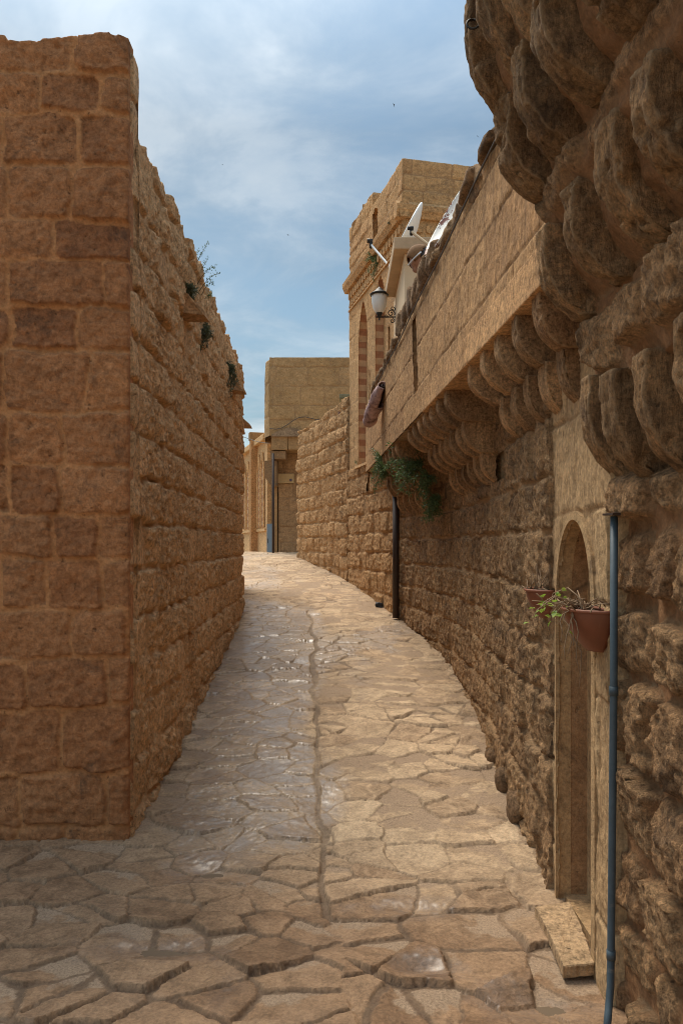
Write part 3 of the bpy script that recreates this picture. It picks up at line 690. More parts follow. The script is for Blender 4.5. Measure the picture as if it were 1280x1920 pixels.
# corbel groups under the parapet
def wallx(y): return float(np.interp(y, [p[1] for p in MP], [p[0] for p in MP]))
def group(ya, yb, pitch, tiers, ztop, zbot, w):
    th = (ztop-zbot)/tiers
    for k in range(tiers):
        sh = .45*pitch*(k % 2); a0 = ya+.04*k; b0 = yb-.10*k
        n = max(1, int(round((b0-a0)/pitch)))
        for i in range(n+1):
            y = b0-(b0-a0)*i/n
            if y < ya: continue
            wx = wallx(y)+.02; D = wx-PXf(y)-.015
            corbel(mh, wx, y, ztop-th*(k+1), w*cr.uniform(.85, 1.05), D*(tiers-k)/tiers, th+.012, D*(tiers-k-1)/tiers+.01, cr.randint(1, 999), rz=cr.uniform(-.05, .05), rough=.0045)
group(2.98, 4.16, .29, 2, 2.595, 2.16, .11)
group(4.85, 6.50, .27, 3, 2.595, 2.0, .105)
group(7.35, 9.02, .27, 3, 2.60, 1.94, .115)
# coping stones on the parapet
def rock(name, c, s, seed, mat, parent=None, sub=3, rough=.25, box=.6, label=None):
    bm = bmesh.new(); bmesh.ops.create_icosphere(bm, subdivisions=sub, radius=1)
    P = np.array([v.co for v in bm.verts]); q = np.sign(P)*np.abs(P)**box
    q = q*(1+rough*fbm(P[:, 0]*1.6+seed, P[:, 1]*1.6, P[:, 2]*1.6, 3, seed))[:, None]+.05*fbm(P[:, 0]*7+seed, P[:, 1]*7, P[:, 2]*7, 3, seed+3)[:, None]
    for v, k in zip(bm.verts, q): v.co = Vector((k[0]*s[0], k[1]*s[1], k[2]*s[2]))
    me = bpy.data.meshes.new(name); bm.to_mesh(me); bm.free(); me.polygons.foreach_set('use_smooth', [True]*len(me.polygons))
    o = obj(name, me, mat, parent, label); o.location = c; return o
y = 2.9
while y < 9.6:
    l = cr.uniform(.18, .42); tp = 3.56 if y < 5.05 else (3.72 if y < 6.9 else 3.57)
    hgt = tp-3.49+cr.uniform(-.02, .02)
    rock('coping_stone', (PXf(y)+.062+cr.uniform(-.015, .015), y+l/2, 3.50+hgt/2-.005), (.105, l/2*1.02, hgt/2+.012), cr.randint(1, 99), M['cope'], mh, rough=.2, box=.6)
    y += l+.01
rock('coping_stone', at(893, 348, 3.95)+Vector((.02, 0, 0)), (.05, .17, .09), 8, M['cope'], mh)

# ================================================================== TOWER HOUSE (C)
th_ = thing('tower_house', 'tall stone building with a cornice and pointed banded niches rising behind the terrace', 'building', (1.4, 10.2, 0))
CX = lambda y: 2.82-.236*y
c1 = (CX(8.86), 8.86); c2 = (CX(11.42), 11.42)
ul = math.hypot(c1[0]-c2[0], c1[1]-c2[1]); uy = lambda y: (y-8.86)*math.hypot(1, .236)
low, lpt = wall('lower_wall', [(CX(9.06), 9.06), c2], -.1, 2.72, M['far_rough'], th_, 81, .016, .014, side=1, thick=.4, holes=in_poly([(1.22, 2.32), (1.22, 2.79), (1.34, 2.79), (1.34, 2.32)]),
     ch=(.24, .29), sl=(.24, .45), gap=.008, edge=.012, bulge=.028, rough=.016, warp=.012, tilt=.014, corner=.04, rs=17., mn=.004)
niche1 = arch_outline(uy(10.38), uy(10.89), 2.72, 4.55, 5.07); niche2 = arch_outline(uy(9.52), uy(10.03), 2.72, 4.6, 5.14)
sl1 = [(uy(10.27), 2.9), (uy(10.27), 4.0), (uy(10.33), 4.0), (uy(10.33), 2.9)]; sl2 = [(uy(9.36), 3.3), (uy(9.36), 4.35), (uy(9.44), 4.35), (uy(9.44), 3.3)]
up_, upt = wall('upper_wall', [c1, c2], 2.70, 5.62, M['tower'], th_, 83, .018, .018, side=1, thick=.3, holes=anyof([in_poly(niche1), in_poly(niche2), in_poly(sl1), in_poly(sl2)]),
     ch=(.30, .38), sl=(.5, .9), gap=.003, edge=.008, bulge=.004, rough=.005, warp=.006, tilt=.005, corner=.01, rs=6., mn=.002)
for nn in (niche1, niche2): recess('niche_reveal', nn, upt, .12, M['band'], th_, back=M['tower_plain'] if 'tower_plain' in M else M['facade'])
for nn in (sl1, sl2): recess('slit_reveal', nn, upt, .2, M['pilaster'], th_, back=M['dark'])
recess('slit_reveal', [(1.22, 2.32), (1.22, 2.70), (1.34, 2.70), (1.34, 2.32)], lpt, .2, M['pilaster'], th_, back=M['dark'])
mb = MB(); a = lpt(1.8, 2.70, .03)
s0 = upt(uy(10.3), 2.70, 0); s1 = upt(uy(10.95), 2.70, 0); nv = (upt(1, 0, 1)-upt(1, 0, 0))
mb.prism([s0+nv*.05, s1+nv*.05, s1-nv*.05, s0-nv*.05], (0, 0, .035)); mb.build('niche_sill', M['facade'], th_)
# front of upper floor, facing down the lane
f2 = (c1[0]+2.3, c1[1]+2.3*.236)
wall('front_wall', [f2, c1], 2.7, 5.62, M['tower'], th_, 85, .022, .02, side=1, thick=.3, ch=(.26, .30), sl=(.40, .66), gap=.006, edge=.009, bulge=.005, rough=.006, warp=.006, tilt=.005, corner=.01, rs=6., mn=.002)
wt = lambda u: 6.18
wall('attic_front_wall', [f2, (c1[0]+.01, c1[1]+.0)], 5.60, 6.18, M['tower'], th_, 86, .014, .014, side=1, thick=.3, ch=(.19, .215), sl=(.30, .52), gap=.007, edge=.009, bulge=.005, rough=.006, warp=.005, tilt=.006, corner=.01, rs=6., mn=.002)
at1 = (CX(10.2), 10.2)
nich3 = [(1.05, 5.62), (1.05, 6.06), (1.18, 6.12), (1.31, 6.06), (1.31, 5.62)]
o, apt = wall('attic_side_wall', [c1, at1], 5.60, 6.18, M['tower'], th_, 87, .016, .014, side=1, thick=.3, holes=in_poly(nich3), ch=(.19, .215), sl=(.30, .52), gap=.005, edge=.012, bulge=.006, rough=.008, warp=.006, tilt=.006, corner=.01, rs=6., mn=.003)
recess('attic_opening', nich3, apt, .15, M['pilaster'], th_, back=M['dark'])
tw = stone('attic_dark_stone', [(.34, .23, .14), (.42, .29, .17)], patina=.4, lime=.05, bump=.5, attr=False)
wall('attic_end_wall', [(CX(11.4), 11.40), (CX(10.2)+.02, 10.22)][::-1], 5.60, 6.42, M['tower'], th_, 89, .016, .014, side=1, thick=.3, ch=(.19, .215), sl=(.30, .52), gap=.005, edge=.012, bulge=.006, rough=.008)
mb = MB(); mb.box((CX(10.8)+.03, 10.75, 5.55), (CX(10.8)+1.2, 11.3, 6.50)); mb.build('roof_block', tw, th_, bevel=.01)
# cornice: band profile run along both faces
def along(p, q, prof, name, mat, parent, ext=.0):
    """prof: (out, z) points"""
    p = Vector((*p, 0)); q = Vector((*q, 0)); d = (q-p).normalized(); nrm = Vector((-d.y, d.x, 0))
    mb = MB(); n = len(prof)
    mb.add([p-d*ext+nrm*o_+Vector((0, 0, z)) for o_, z in prof]+[q+d*ext+nrm*o_+Vector((0, 0, z)) for o_, z in prof],
           [tuple(range(n)), tuple(range(n, 2*n))[::-1]]+[(i, (i+1) % n, n+(i+1) % n, n+i) for i in range(n)])
    return mb.build(name, mat, parent)
cp = [(-.05, 5.46), (.05, 5.46), (.065, 5.50), (.085, 5.54), (.09, 5.60), (.02, 5.66), (-.05, 5.66)]
cpb = [(-.05, 5.462), (.052, 5.462), (.067, 5.502), (.087, 5.542), (.092, 5.602), (.022, 5.662), (-.05, 5.662)]
cm = stone('cornice_stone', [(.44, .28, .15), (.54, .35, .19)], patina=.25, lime=.05, bump=.4, attr=False)
along(c1, (CX(11.46), 11.46), cp, 'cornice', cm, th_, .08); along(f2, c1, cpb, 'cornice', cm, th_, .10)
# carved frieze under the cornice
for (a_, b_) in ((c1, c2), (f2, c1)):
    pa = Vector((*a_, 0)); pb = Vector((*b_, 0)); d = (pb-pa).normalized(); nrm = Vector((-d.y, d.x, 0)); L = (pb-pa).length; mb = MB()
    n = int(L/.13)
    for i in range(n):
        p = pa+d*((i+.5)*L/n)
        pts = [p+nrm*.0+d*(.05*math.cos(t_))+Vector((0, 0, 5.36+.055*math.sin(t_))) for t_ in [k*PI/4 for k in range(8)]]
        mb.prism(pts, nrm*.028)
        mb.prism([p+d*.015+Vector((0, 0, 5.25)), p+d*.045+Vector((0, 0, 5.20)), p-d*.045+Vector((0, 0, 5.20)), p-d*.015+Vector((0, 0, 5.25))], nrm*.02)
    mb.prism([pa+Vector((0, 0, 5.14)), pb+Vector((0, 0, 5.14)), pb+Vector((0, 0, 5.165)), pa+Vector((0, 0, 5.165))], nrm*.025)
    mb.build('frieze', cm, th_)
mb = MB(); mb.prism([(c1[0]+.33, 9.25, -.1), (f2[0], 9.6, -.1), (f2[0], 11.3, -.1), (c2[0]+.33, 11.3, -.1)], (0, 0, 5.7)); mb.build('core', M['facade'], th_)

# ================================================================== BOUNDARY WALL (D)
wall_d, wpt = wall('boundary_wall', [(CX(11.42)-.015, 11.43), (-.34, 12.9), (-.82, 14.25)], .5, lambda u: 3.86-.045*u+.02*math.sin(u*7), M['far_rough'], None, 91, .018, .016, side=1, thick=.35,
     ch=(.22, .27), sl=(.24, .5), gap=.009, edge=.014, bulge=.034, rough=.020, warp=.014, tilt=.016, corner=.04, rs=16., mn=.005, wob=.02, flatp=.1,
     offs=lambda U, Z: -.015*ss(3.35, 3.5, Z))
tagp(wall_d, 'rough golden stone garden wall where the lane bends left beyond the tower building', 'wall')

# ================================================================== FAR HOUSE (E)
eh = thing('far_house', 'pale block-built house facing down the lane above a shallow arched overhang', 'house', (-.3, 16.5, 1.3))
ex0, ex1 = -1.54, .6
wall('upper_front_wall', [(ex1, 16.0), (ex0, 16.0)], 3.92, 5.60, M['far'], eh, 101, .018, .018, side=1, thick=.4, ch=(.28, .42), sl=(.42, .80), gap=.006, edge=.014, bulge=.008, rough=.008, warp=.012, tilt=.006, corner=.02, rs=5., mn=.003, zbase=3.9)
wall('upper_side_wall', [(ex0, 16.0), (-1.66, 16.25), (-1.74, 17.1)], 3.92, lambda u: 5.55-.3*(u > .3), M['far'], eh, 103, .03, .02, side=1, thick=.3, ch=(.28, .42), sl=(.42, .80), gap=.006, edge=.014, bulge=.008, rough=.008)
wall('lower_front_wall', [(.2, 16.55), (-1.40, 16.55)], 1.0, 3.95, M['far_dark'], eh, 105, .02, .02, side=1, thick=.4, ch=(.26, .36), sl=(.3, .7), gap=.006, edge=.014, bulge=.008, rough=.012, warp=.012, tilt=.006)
mb = MB(); mb.box((ex0+.02, 16.02, 3.905), (ex1, 16.9, 3.96)); 
# arched soffit slab
pts = [(ex0+.12+i*.09, 16.06, 3.90-.0+.17*math.sin(PI*i/10)) for i in range(11)]
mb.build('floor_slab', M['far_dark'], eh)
mb = MB()
prev = None
x0, x1 = -1.50, -.70
top = [(x0+(x1-x0)*i/12, 15.985, 3.93+.16*math.sin(PI*i/12)) for i in range(13)]
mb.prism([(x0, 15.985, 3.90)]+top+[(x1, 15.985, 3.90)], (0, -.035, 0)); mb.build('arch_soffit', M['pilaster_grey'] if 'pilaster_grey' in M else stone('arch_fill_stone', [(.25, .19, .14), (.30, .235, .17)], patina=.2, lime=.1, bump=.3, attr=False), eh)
for i, (a, b_) in enumerate(((-1.50, -1.16), (-1.15, -.90), (-.89, -.72))):
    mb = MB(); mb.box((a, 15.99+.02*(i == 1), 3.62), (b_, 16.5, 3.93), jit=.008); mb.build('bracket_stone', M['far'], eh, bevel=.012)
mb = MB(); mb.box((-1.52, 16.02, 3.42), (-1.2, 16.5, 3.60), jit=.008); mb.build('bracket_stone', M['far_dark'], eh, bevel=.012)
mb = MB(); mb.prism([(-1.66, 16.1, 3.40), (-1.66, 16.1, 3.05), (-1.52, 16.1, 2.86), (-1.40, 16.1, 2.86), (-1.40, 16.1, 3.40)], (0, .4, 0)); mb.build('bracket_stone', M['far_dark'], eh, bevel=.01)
mb = MB(); mb.box((-1.50, 16.5, 1.0), (-1.42, 17.0, 3.5)); mb.build('corner_pier', M['far'], eh, bevel=.01)
mb = MB(); mb.box((-1.6, 16.95, 1.0), (.5, 18.5, 5.2)); mb.build('core', M['far'], eh)
pl = thing('wall_plaque', 'beige rectangular plaque on the dark wall under the overhang', 'sign', at(533, 897, 16.5))
p = at(517, 906, 16.52); q = at(551, 888, 16.52); mb = MB(); mb.box((p.x, 16.50, p.z), (q.x, 16.54, q.z)); mb.build('panel', M['plaque'], pl, bevel=.004)
mb = MB(); c0 = at(545, 900, 16.49); mb.lathe([(.018, -.004), (.03, -.004), (.03, .004), (.018, .004)], c0, 16, Matrix.Rotation(PI/2, 3, 'X')); mb.build('ring_mark', M['ink'], pl)
mb = MB(); a = at(512, 850, 15.9); b_ = at(512, 1040, 15.9); mb.tube([a, (b_.x, b_.y, 1.3)], .026, 8)
tagp(mb.build('drain_post', M['brown_pipe'], smooth=True), 'thin dark vertical drainpipe at the corner of the far house', 'pipe')
wire = MB(); wire.tube([at(505+155*i/14, 803-12*math.sin(i/14*2.2)+6*math.sin(i*.9)-i*1.2, 15.93) for i in range(12)], .008, 5)
tagp(wire.build('wall_cable', M['cable'], smooth=True), 'thin dark cable looping across the far house above the arch', 'cable')
wire = MB(); wire.tube([at(452+55*i/10, 817+14*math.sin(i/10*1.6), 17.-.1*i) for i in range(11)], .007, 5)
tagp(wire.build('overhead_wire', M['cable'], smooth=True), 'thin wire crossing the patch of sky at the end of the lane', 'wire')

# ================================================================== FAR FACADE (F)
fh = thing('arcaded_building', 'pale building with tall striped lancet niches at the very end of the lane', 'building', (-2.2, 19, 1.3))
fa = Vector((-1.72, 17.3, 0)); fb = Vector((-2.85, 21.1, 0)); fd = (fb-fa).normalized(); fn = Vector((-fd.y, fd.x, 0)); 
if fn.x > 0: fn = -fn
def fpt(px):   # point on facade line seen at px
    k = (px-640)/F; # x = k*y
    t_ = (k*fa.y-fa.x)/(fd.x-k*fd.y); return fa+fd*t_
sect = []
mb = MB(); mb.prism([fa+Vector((0, 0, 1.)), fb+Vector((0, 0, 1.)), fb-fn*1.5+Vector((0, 0, 1.)), fa-fn*1.5+Vector((0, 0, 1.))], (0, 0, 3.05)); mb.build('facade_wall', M['facade'], fh)
mb = MB(); mb.prism([fa+fn*.10+Vector((0, 0, 4.02)), fb+fn*.10+Vector((0, 0, 4.02)), fb-fn*1.5+Vector((0, 0, 4.02)), fa-fn*1.5+Vector((0, 0, 4.02))], (0, 0, .14)); mb.build('cornice', M['facade'], fh, bevel=.02)
a = fpt(483); b_ = fpt(480.5)
mb = MB(); mb.prism([a+Vector((0, 0, 1.)), b_+Vector((0, 0, 1.)), b_+fn*.17+Vector((0, 0, 1.)), a+fn*.17+Vector((0, 0, 1.))], (0, 0, 3.18)); mb.build('pilaster', M['pilaster'], fh)
mb = MB(); mb.prism([a+fn*.20+Vector((0, 0, 4.17)), b_+fn*.20+Vector((0, 0, 4.17)), b_-fn*.3+Vector((0, 0, 4.17)), a-fn*.3+Vector((0, 0, 4.17))], (0, 0, .2)); mb.build('pilaster_cap', M['far'], fh, bevel=.02)
for pa_, pb_ in ((491.6, 496.5), (485, 489.6), (464.5, 469), (458, 462)):
    A_, B_ = fpt(pb_), fpt(pa_); c_ = (A_+B_)/2; w = (A_-B_)
    outl = [A_+Vector((0, 0, 2.0)), A_+Vector((0, 0, 3.35)), c_+w*.22+Vector((0, 0, 3.6)), c_+Vector((0, 0, 3.78)), c_-w*.22+Vector((0, 0, 3.6)), B_+Vector((0, 0, 3.35)), B_+Vector((0, 0, 2.0))]
    mb = MB(); mb.prism([v+fn*.004 for v in outl], fn*.012); mb.build('lancet_panel', M['band'], fh)
    mb = MB(); g = .05
    for i in range(len(outl)-1):
        mb.tube([outl[i]+fn*.03, outl[i+1]+fn*.03], .022, 6)
    mb.build('lancet_moulding', M['facade'], fh)
mb = MB(); mb.prism([fpt(499)+fn*.04+Vector((0, 0, 1.9)), fpt(453)+fn*.04+Vector((0, 0, 1.9)), fpt(453)+Vector((0, 0, 1.9)), fpt(499)+Vector((0, 0, 1.9))], (0, 0, .06)); mb.build('sill_band', M['facade'], fh)
# return wall with the blue door between far house and facade
dw = at(500, 1040, 17.1); de = at(512, 1040, 16.35)
a_ = Vector((dw.x, 17.1, 1.0)); b_ = Vector((de.x, 16.35, 1.0)); dd = (a_-b_).normalized(); dn = Vector((-abs(dd.y), -abs(dd.x)*0, 0))
bd = thing('blue_door', 'narrow blue grey door beside the drainpipe at the end of the lane', 'door', (a_.x, 16.9, 1.35))
nA = at(500, 0, 16.75); nB = at(511, 0, 16.45)
mb = MB(); mb.prism([(nA.x, nA.y, 1.2), (nB.x, nB.y, 1.2), (nB.x, nB.y, 2.05), (nA.x, nA.y, 2.05)], (.03, .06, 0)); mb.build('door_leaf', M['blue_door'], bd)
mb = MB(); mb.tube([(nA.x+.03, nA.y-.06, 1.62), (nA.x+.03, nA.y-.06, 1.72)], .008); mb.build('handle', M['iron'], bd)

# ================================================================== ROOFTOP HUT
hh = thing('rooftop_hut', 'small cream plastered hut with a flat overhanging roof on the terrace', 'hut', (.95, 8.3, 2.74))
mb = MB(); mb.box((.632, 7.5, 2.74), (1.5, 9.0, 4.52)); mb.build('wall', M['cream'], hh, bevel=.008)
mb = MB(); mb.box((.518, 7.38, 4.52), (1.7, 8.84, 4.64)); mb.build('roof_slab', M['cream_roof'], hh, bevel=.012)

# ---- satellite dishes
def dish(name, label, c, nrm, R_, matd, feed, up=(0, 0, 1)):
    t_ = thing(name, label, 'satellite dish', c)
    nrm = Vector(nrm).normalized(); q = nrm.to_track_quat('Z', 'Y').to_matrix()
    prof = [(.001, 0), (R_*.35, .012*R_*2), (R_*.7, .09*R_), (R_*.97, .20*R_), (R_, .235*R_), (R_*1.02, .20*R_), (R_*.98, .165*R_), (R_*.7, .06*R_), (R_*.35, -.01), (.001, -.03)]
    mb = MB(); mb.lathe(prof, c, 40, q); mb.build('reflector', matd, t_, smooth=True)
    f0, f1 = Vector(feed[0]), Vector(feed[1]); mb = MB(); mb.tube([f0, f1], .012, 8); mb.build('feed_arm', M['white'] if matd != M['rusty'] else M['cream'], t_)
    d_ = (f1-f0).normalized(); mb = MB()
    k_ = c[1]/8.2*.8; mb.tube([f1-Vector((0, 0, .05*k_)), f1+Vector((0, 0, .035*k_))], .024*k_, 10); mb.tube([f1+Vector((-.055*k_, 0, .055*k_)), f1+Vector((.03*k_, 0, .05*k_))], .03*k_, 10); mb.build('receiver', M['iron'], t_, smooth=True)
    mb = MB(); b0 = Vector(c)-nrm*.03; mb.tube([b0, b0-nrm*.12, (b0.x+.1, b0.y, feed[2])], .02, 8); mb.build('mast', M['white'], t_)
    return t_
dc = at(771, 448, 8.2)
dish('satellite_dish', 'clean white satellite dish seen edge on above the hut roof', dc, (-.875, -.06, .46), .37, M['white'], (at(724, 492, 8.3), at(695, 458, 8.5), 4.64))
dc2 = at(842, 425, 5.3)
dish('satellite_dish', 'white satellite dish with big rust patches half hidden behind the parapet', dc2+Vector((.035, .0, .02)), (-.86, -.20, .46), .285, M['rusty'], (at(812, 465, 5.6), at(771, 434, 5.7), 3.4))
# ---- wall lantern on the hut corner
ln = thing('wall_lantern', 'old fashioned black lantern with frosted glass on a scrolled bracket', 'lantern', at(711, 590, 8.7))
lc = at(711, 0, 8.75); z = lambda py: EYE+(HY-py)/F*8.75; lx, ly = lc.x, lc.y
mb = MB(); mb.lathe([(.03, z(588)), (.055, z(584)), (.078, z(576)), (.090, z(566)), (.092, z(556)), (.088, z(552))], (lx, ly, 0), 20); mb.build('glass_globe', M['glass'], ln, smooth=True)
mb = MB(); mb.lathe([(.11, z(553.5)), (.112, z(551)), (.085, z(548)), (.05, z(544.5)), (.045, z(542.5)), (.03, z(541)), (.012, z(538.5)), (.002, z(537))], (lx, ly, 0), 20); mb.build('cap', M['iron'], ln, smooth=True)
mb = MB()
for k in range(4):
    a = k*PI/2+.5; mb.tube([(lx+.048*math.cos(a), ly+.048*math.sin(a), z(583)), (lx+.078*math.cos(a), ly+.078*math.sin(a), z(566)), (lx+.092*math.cos(a), ly+.092*math.sin(a), z(552))], .005, 6)
mb.lathe([(.012, z(596)), (.02, z(593)), (.03, z(590)), (.05, z(583)), (.046, z(582))], (lx, ly, 0), 16); mb.build('cage', M['iron'], ln, smooth=True)
hx = .634; mb = MB()
mb.tube([(lx, ly, z(600)), (lx, ly, z(588))], .009, 8); mb.tube([(lx-.04, ly, z(594)), (hx, ly, z(594))], .008, 8)
def scroll(cx, cz, r0, a0, turns, sgn):
    return [(cx+(r0*(1-.75*i/24))*math.cos(a0+sgn*turns*2*PI*i/24), ly, cz+(r0*(1-.75*i/24))*math.sin(a0+sgn*turns*2*PI*i/24)) for i in range(25)]
mb.tube(scroll(hx-.055, z(587), .045, -.6, 1.4, 1), .006, 6); mb.tube(scroll(hx-.035, z(578.5), .03, -1.5, 1.2, 1), .005, 6); mb.tube(scroll(hx-.04, z(601), .032, 1.5, 1.2, -1), .005, 6); mb.tube(scroll(hx-.11, z(592), .02, 0, 1.2, -1), .005, 6)
mb.box((hx-.006, ly-.02, z(607)), (hx+.004, ly+.02, z(572))); mb.build('bracket', M['iron'], ln, smooth=False)

# ---- person looking over the parapet
pr = at(788, 494, 6.05)
def person():
    t_ = thing('person', 'person in an ochre cap leaning over the parapet and looking down', 'person', (.95, 6.1, 2.74))
    hd = Vector((.655, 6.03, 3.885)); me = bpy.data.meshes.new('body'); bm = bmesh.new()
    P = {'pel': (1.02, 6.12, 3.62), 'wst': (.98, 6.1, 3.75)}
    # joints: hips behind the wall, back bent forward over the coping
    J = [((1.20, 6.12, 3.52), .15), ((1.10, 6.11, 3.66), .14), ((.98, 6.09, 3.75), .16), ((.88, 6.07, 3.80), .15), ((.80, 6.06, 3.83), .07), ((.745, 6.05, 3.86), .058),
         ((.88, 6.26, 3.78), .07), ((.84, 6.42, 3.62), .05), ((.74, 6.44, 3.55), .04), ((.88, 5.88, 3.78), .07), ((.86, 5.74, 3.62), .05), ((.78, 5.72, 3.55), .04),
         ((1.22, 6.22, 3.40), .10), ((1.20, 6.22, 3.05), .07), ((1.23, 6.22, 2.80), .05), ((1.22, 6.02, 3.40), .10), ((1.20, 6.02, 3.05), .07), ((1.23, 6.02, 2.80), .05)]
    E = [(0, 1), (1, 2), (2, 3), (3, 4), (4, 5), (3, 6), (6, 7), (7, 8), (3, 9), (9, 10), (10, 11), (0, 12), (12, 13), (13, 14), (0, 15), (15, 16), (16, 17)]
    vs = [bm.verts.new(j) for j, _ in J]
    for a, b_ in E: bm.edges.new((vs[a], vs[b_]))
    bm.to_mesh(me); bm.free()
    o = bpy.data.objects.new('tmp', me); C.objects.link(o); sm = o.modifiers.new('s', 'SKIN')
    for v, (_, r_) in zip(me.skin_vertices[0].data, J): v.radius = (r_, r_)
    me.skin_vertices[0].data[0].use_root = True
    o.modifiers.new('ss', 'SUBSURF').levels = 2
    dg = bpy.context.evaluated_depsgraph_get(); dg.update(); ev = bpy.data.meshes.new_from_object(o.evaluated_get(dg)); bpy.data.objects.remove(o)
    bm = bmesh.new(); bm.from_mesh(ev)
    # head: egg with brow, nose, chin; face looks down and to the lane
    fwd = Vector((-.72, -.12, -.68)).normalized(); side = fwd.cross(Vector((0, 0, 1))).normalized(); up = side.cross(fwd)
    r = bmesh.ops.create_icosphere(bm, subdivisions=4, radius=1)
    for v in r['verts']:
        a, b_, c_ = v.co.x, v.co.y, v.co.z   # a side, b forward, c up
        w = 1-.22*max(0, -c_)
        s_ = .076*a*w; f_ = .096*b_; u_ = .118*c_
        if b_ > .3:
            nose = math.exp(-((a/.16)**2))*math.exp(-(((c_+.12)/.22)**2)); f_ += .026*nose
            f_ += .006*math.exp(-(((c_-.28)/.12)**2)); f_ -= .008*math.exp(-(((abs(a)-.36)/.16)**2))*math.exp(-(((c_-.08)/.12)**2))
            f_ += .008*math.exp(-((a/.25)**2))*math.exp(-(((c_+.5)/.1)**2))
        v.co = hd+side*s_+fwd*f_+up*u_
    for sg in (-1, 1):
        rr = bmesh.ops.create_icosphere(bm, subdivisions=2, radius=1)
        for v in rr['verts']: v.co = hd+side*(sg*.078+v.co.x*.008)+fwd*(-.01+v.co.y*.018)+up*(v.co.z*.03)
    bm.to_mesh(ev); bm.free(); ev.name = 'body'; ev.polygons.foreach_set('use_smooth', [True]*len(ev.polygons)); ev.materials.clear()
    obj('body', ev, M['skin'], t_)
    def cap_shell(name, mat, k, cond, th=1.07):
        bm = bmesh.new(); rr = bmesh.ops.create_icosphere(bm, subdivisions=4, radius=1)
        kill = [v for v in bm.verts if not cond(v.co)]
        bmesh.ops.delete(bm, geom=kill, context='VERTS')
        for v in bm.verts:
            a, b_, c_ = v.co; v.co = hd+side*(.078*a*th)+fwd*(.098*b_*th)+up*(.120*c_*th)
        ge = bmesh.ops.extrude_face_region(bm, geom=bm.faces[:]); 
        for v in [g for g in ge['geom'] if isinstance(g, bmesh.types.BMVert)]: v.co += (v.co-hd).normalized()*.008
        me = bpy.data.meshes.new(name); bm.to_mesh(me); bm.free(); me.polygons.foreach_set('use_smooth', [True]*len(me.polygons)); obj(name, me, mat, t_)
    cap_shell('hair', M['hair'], 1, lambda c: c.y < .25 and c.z > -.55 and c.y*.5+c.z*-.2 < .25, 1.03)
    cap_shell('cap', M['hat'], 1, lambda c: c.z > .30-.25*c.y and c.y < .75, 1.13)
    mb = MB(); mb.tube([hd+side*(.086*math.cos(a))+fwd*(.105*math.sin(a))+up*.055 for a in [PI*k/12 for k in range(13)]], .006, 8); mb.build('goggles', M['specs'], t_, smooth=True)
    # coat over back and shoulders
    bm = bmesh.new(); rr = bmesh.ops.create_icosphere(bm, subdivisions=3, radius=1)
    for v in bm.verts: v.co = Vector((1.01+.25*v.co.x, 6.09+.22*v.co.y, 3.70+.13*v.co.z-.10*v.co.x*.5))
    me = bpy.data.meshes.new('coat'); bm.to_mesh(me); bm.free(); me.polygons.foreach_set('use_smooth', [True]*len(me.polygons)); obj('coat', me, M['coat'], t_)
person()

# ---- cable along the parapet
mb = MB(); mb.tube([(PXf(y)-.022, y, 3.455-.010*math.sin(y*3)) for y in np.arange(2.7, 8.6, .25)], .0055, 6)
tagp(mb.build('long_cable', M['cable'], smooth=True), 'long grey cable stretched along the top of the plastered parapet', 'cable')
# ---- rusted sheet roll hanging on the parapet
rl = thing('sheet_roll', 'torn pinkish metal sheet roll hanging down the parapet', 'metal roll', at(703, 755, 8.3))
a = at(718, 722, 8.0); b_ = at(691, 792, 8.5)
def roll(p0, p1, r0, r1, n, k0, k1, nk, mat, name, seed):
    mb = MB(); d_ = (p1-p0).normalized(); s_ = d_.cross(Vector((0, 1, .2))).normalized(); w_ = d_.cross(s_); V = []; r = random.Random(seed)
    for i in range(n):
        t_ = i/(n-1); rr = r0+(r1-r0)*t_
        for k in range(nk):
            an = k0+(k1-k0)*k/(nk-1); q = rr*(1+.10*math.sin(an*3+i)+r.uniform(-.04, .04))
            V.append(p0+(p1-p0)*t_+s_*q*math.cos(an)+w_*q*math.sin(an))
    f = [(i*nk+k, i*nk+k+1, (i+1)*nk+k+1, (i+1)*nk+k) for i in range(n-1) for k in range(nk-1)]
    mb.add(V, f); o = mb.build(name, mat, rl, smooth=True); md = o.modifiers.new('t', 'SOLIDIFY'); md.thickness = .008; return o
mid = a.lerp(b_, .45)
roll(mid, b_, .085, .075, 10, 0, 2*PI, 22, M['rug'], 'closed_roll', 3)
roll(a, mid, .055, .088, 9, 1.2, 2*PI-.4, 18, M['rug'], 'torn_end', 5)
roll(a, mid, .02, .06, 6, 0, 2*PI, 14, M['torn'], 'dark_core', 6)
# ---- brown drainpipe below the third corbel group
mb = MB(); p = at(742, 0, 8.93); mb.tube([(p.x, 8.93, Gs(p.x, 8.93)+.02), (p.x, 8.93, 2.2)], .040, 14)
tagp(mb.build('brown_drainpipe', M['brown_pipe'], smooth=True), 'thick dark brown downpipe running from the plant covered corbels to the street', 'pipe')
# ---- blue-grey pipe
pp = thing('blue_drainpipe', 'slim blue grey plastic pipe rising beside the doorway in the foreground', 'pipe', (.905, 2.52, 0))
P0 = [at(1151, 968, 2.50), at(1150, 1300, 2.50), at(1146, 1700, 2.50), at(1144, 1850, 2.50), at(1140, 1900, 2.46), at(1136, 1945, 2.42)]
mb = MB(); mb.tube(P0, .0125, 14); mb.build('tube', M['pvc'], pp, smooth=True)
for py, px in ((1295, 1150), (1790, 1145)):
    mb = MB(); mb.tube([at(px, py-8, 2.50), at(px, py+9, 2.50)], .0150, 14); mb.build('joint_collar', M['pvc'], pp, smooth=True)
mb = MB(); mb.box((.885, 2.44, 1.697), (.935, 2.53, 1.705), jit=.003); mb.build('top_flashing', M['brown_pipe'], pp)
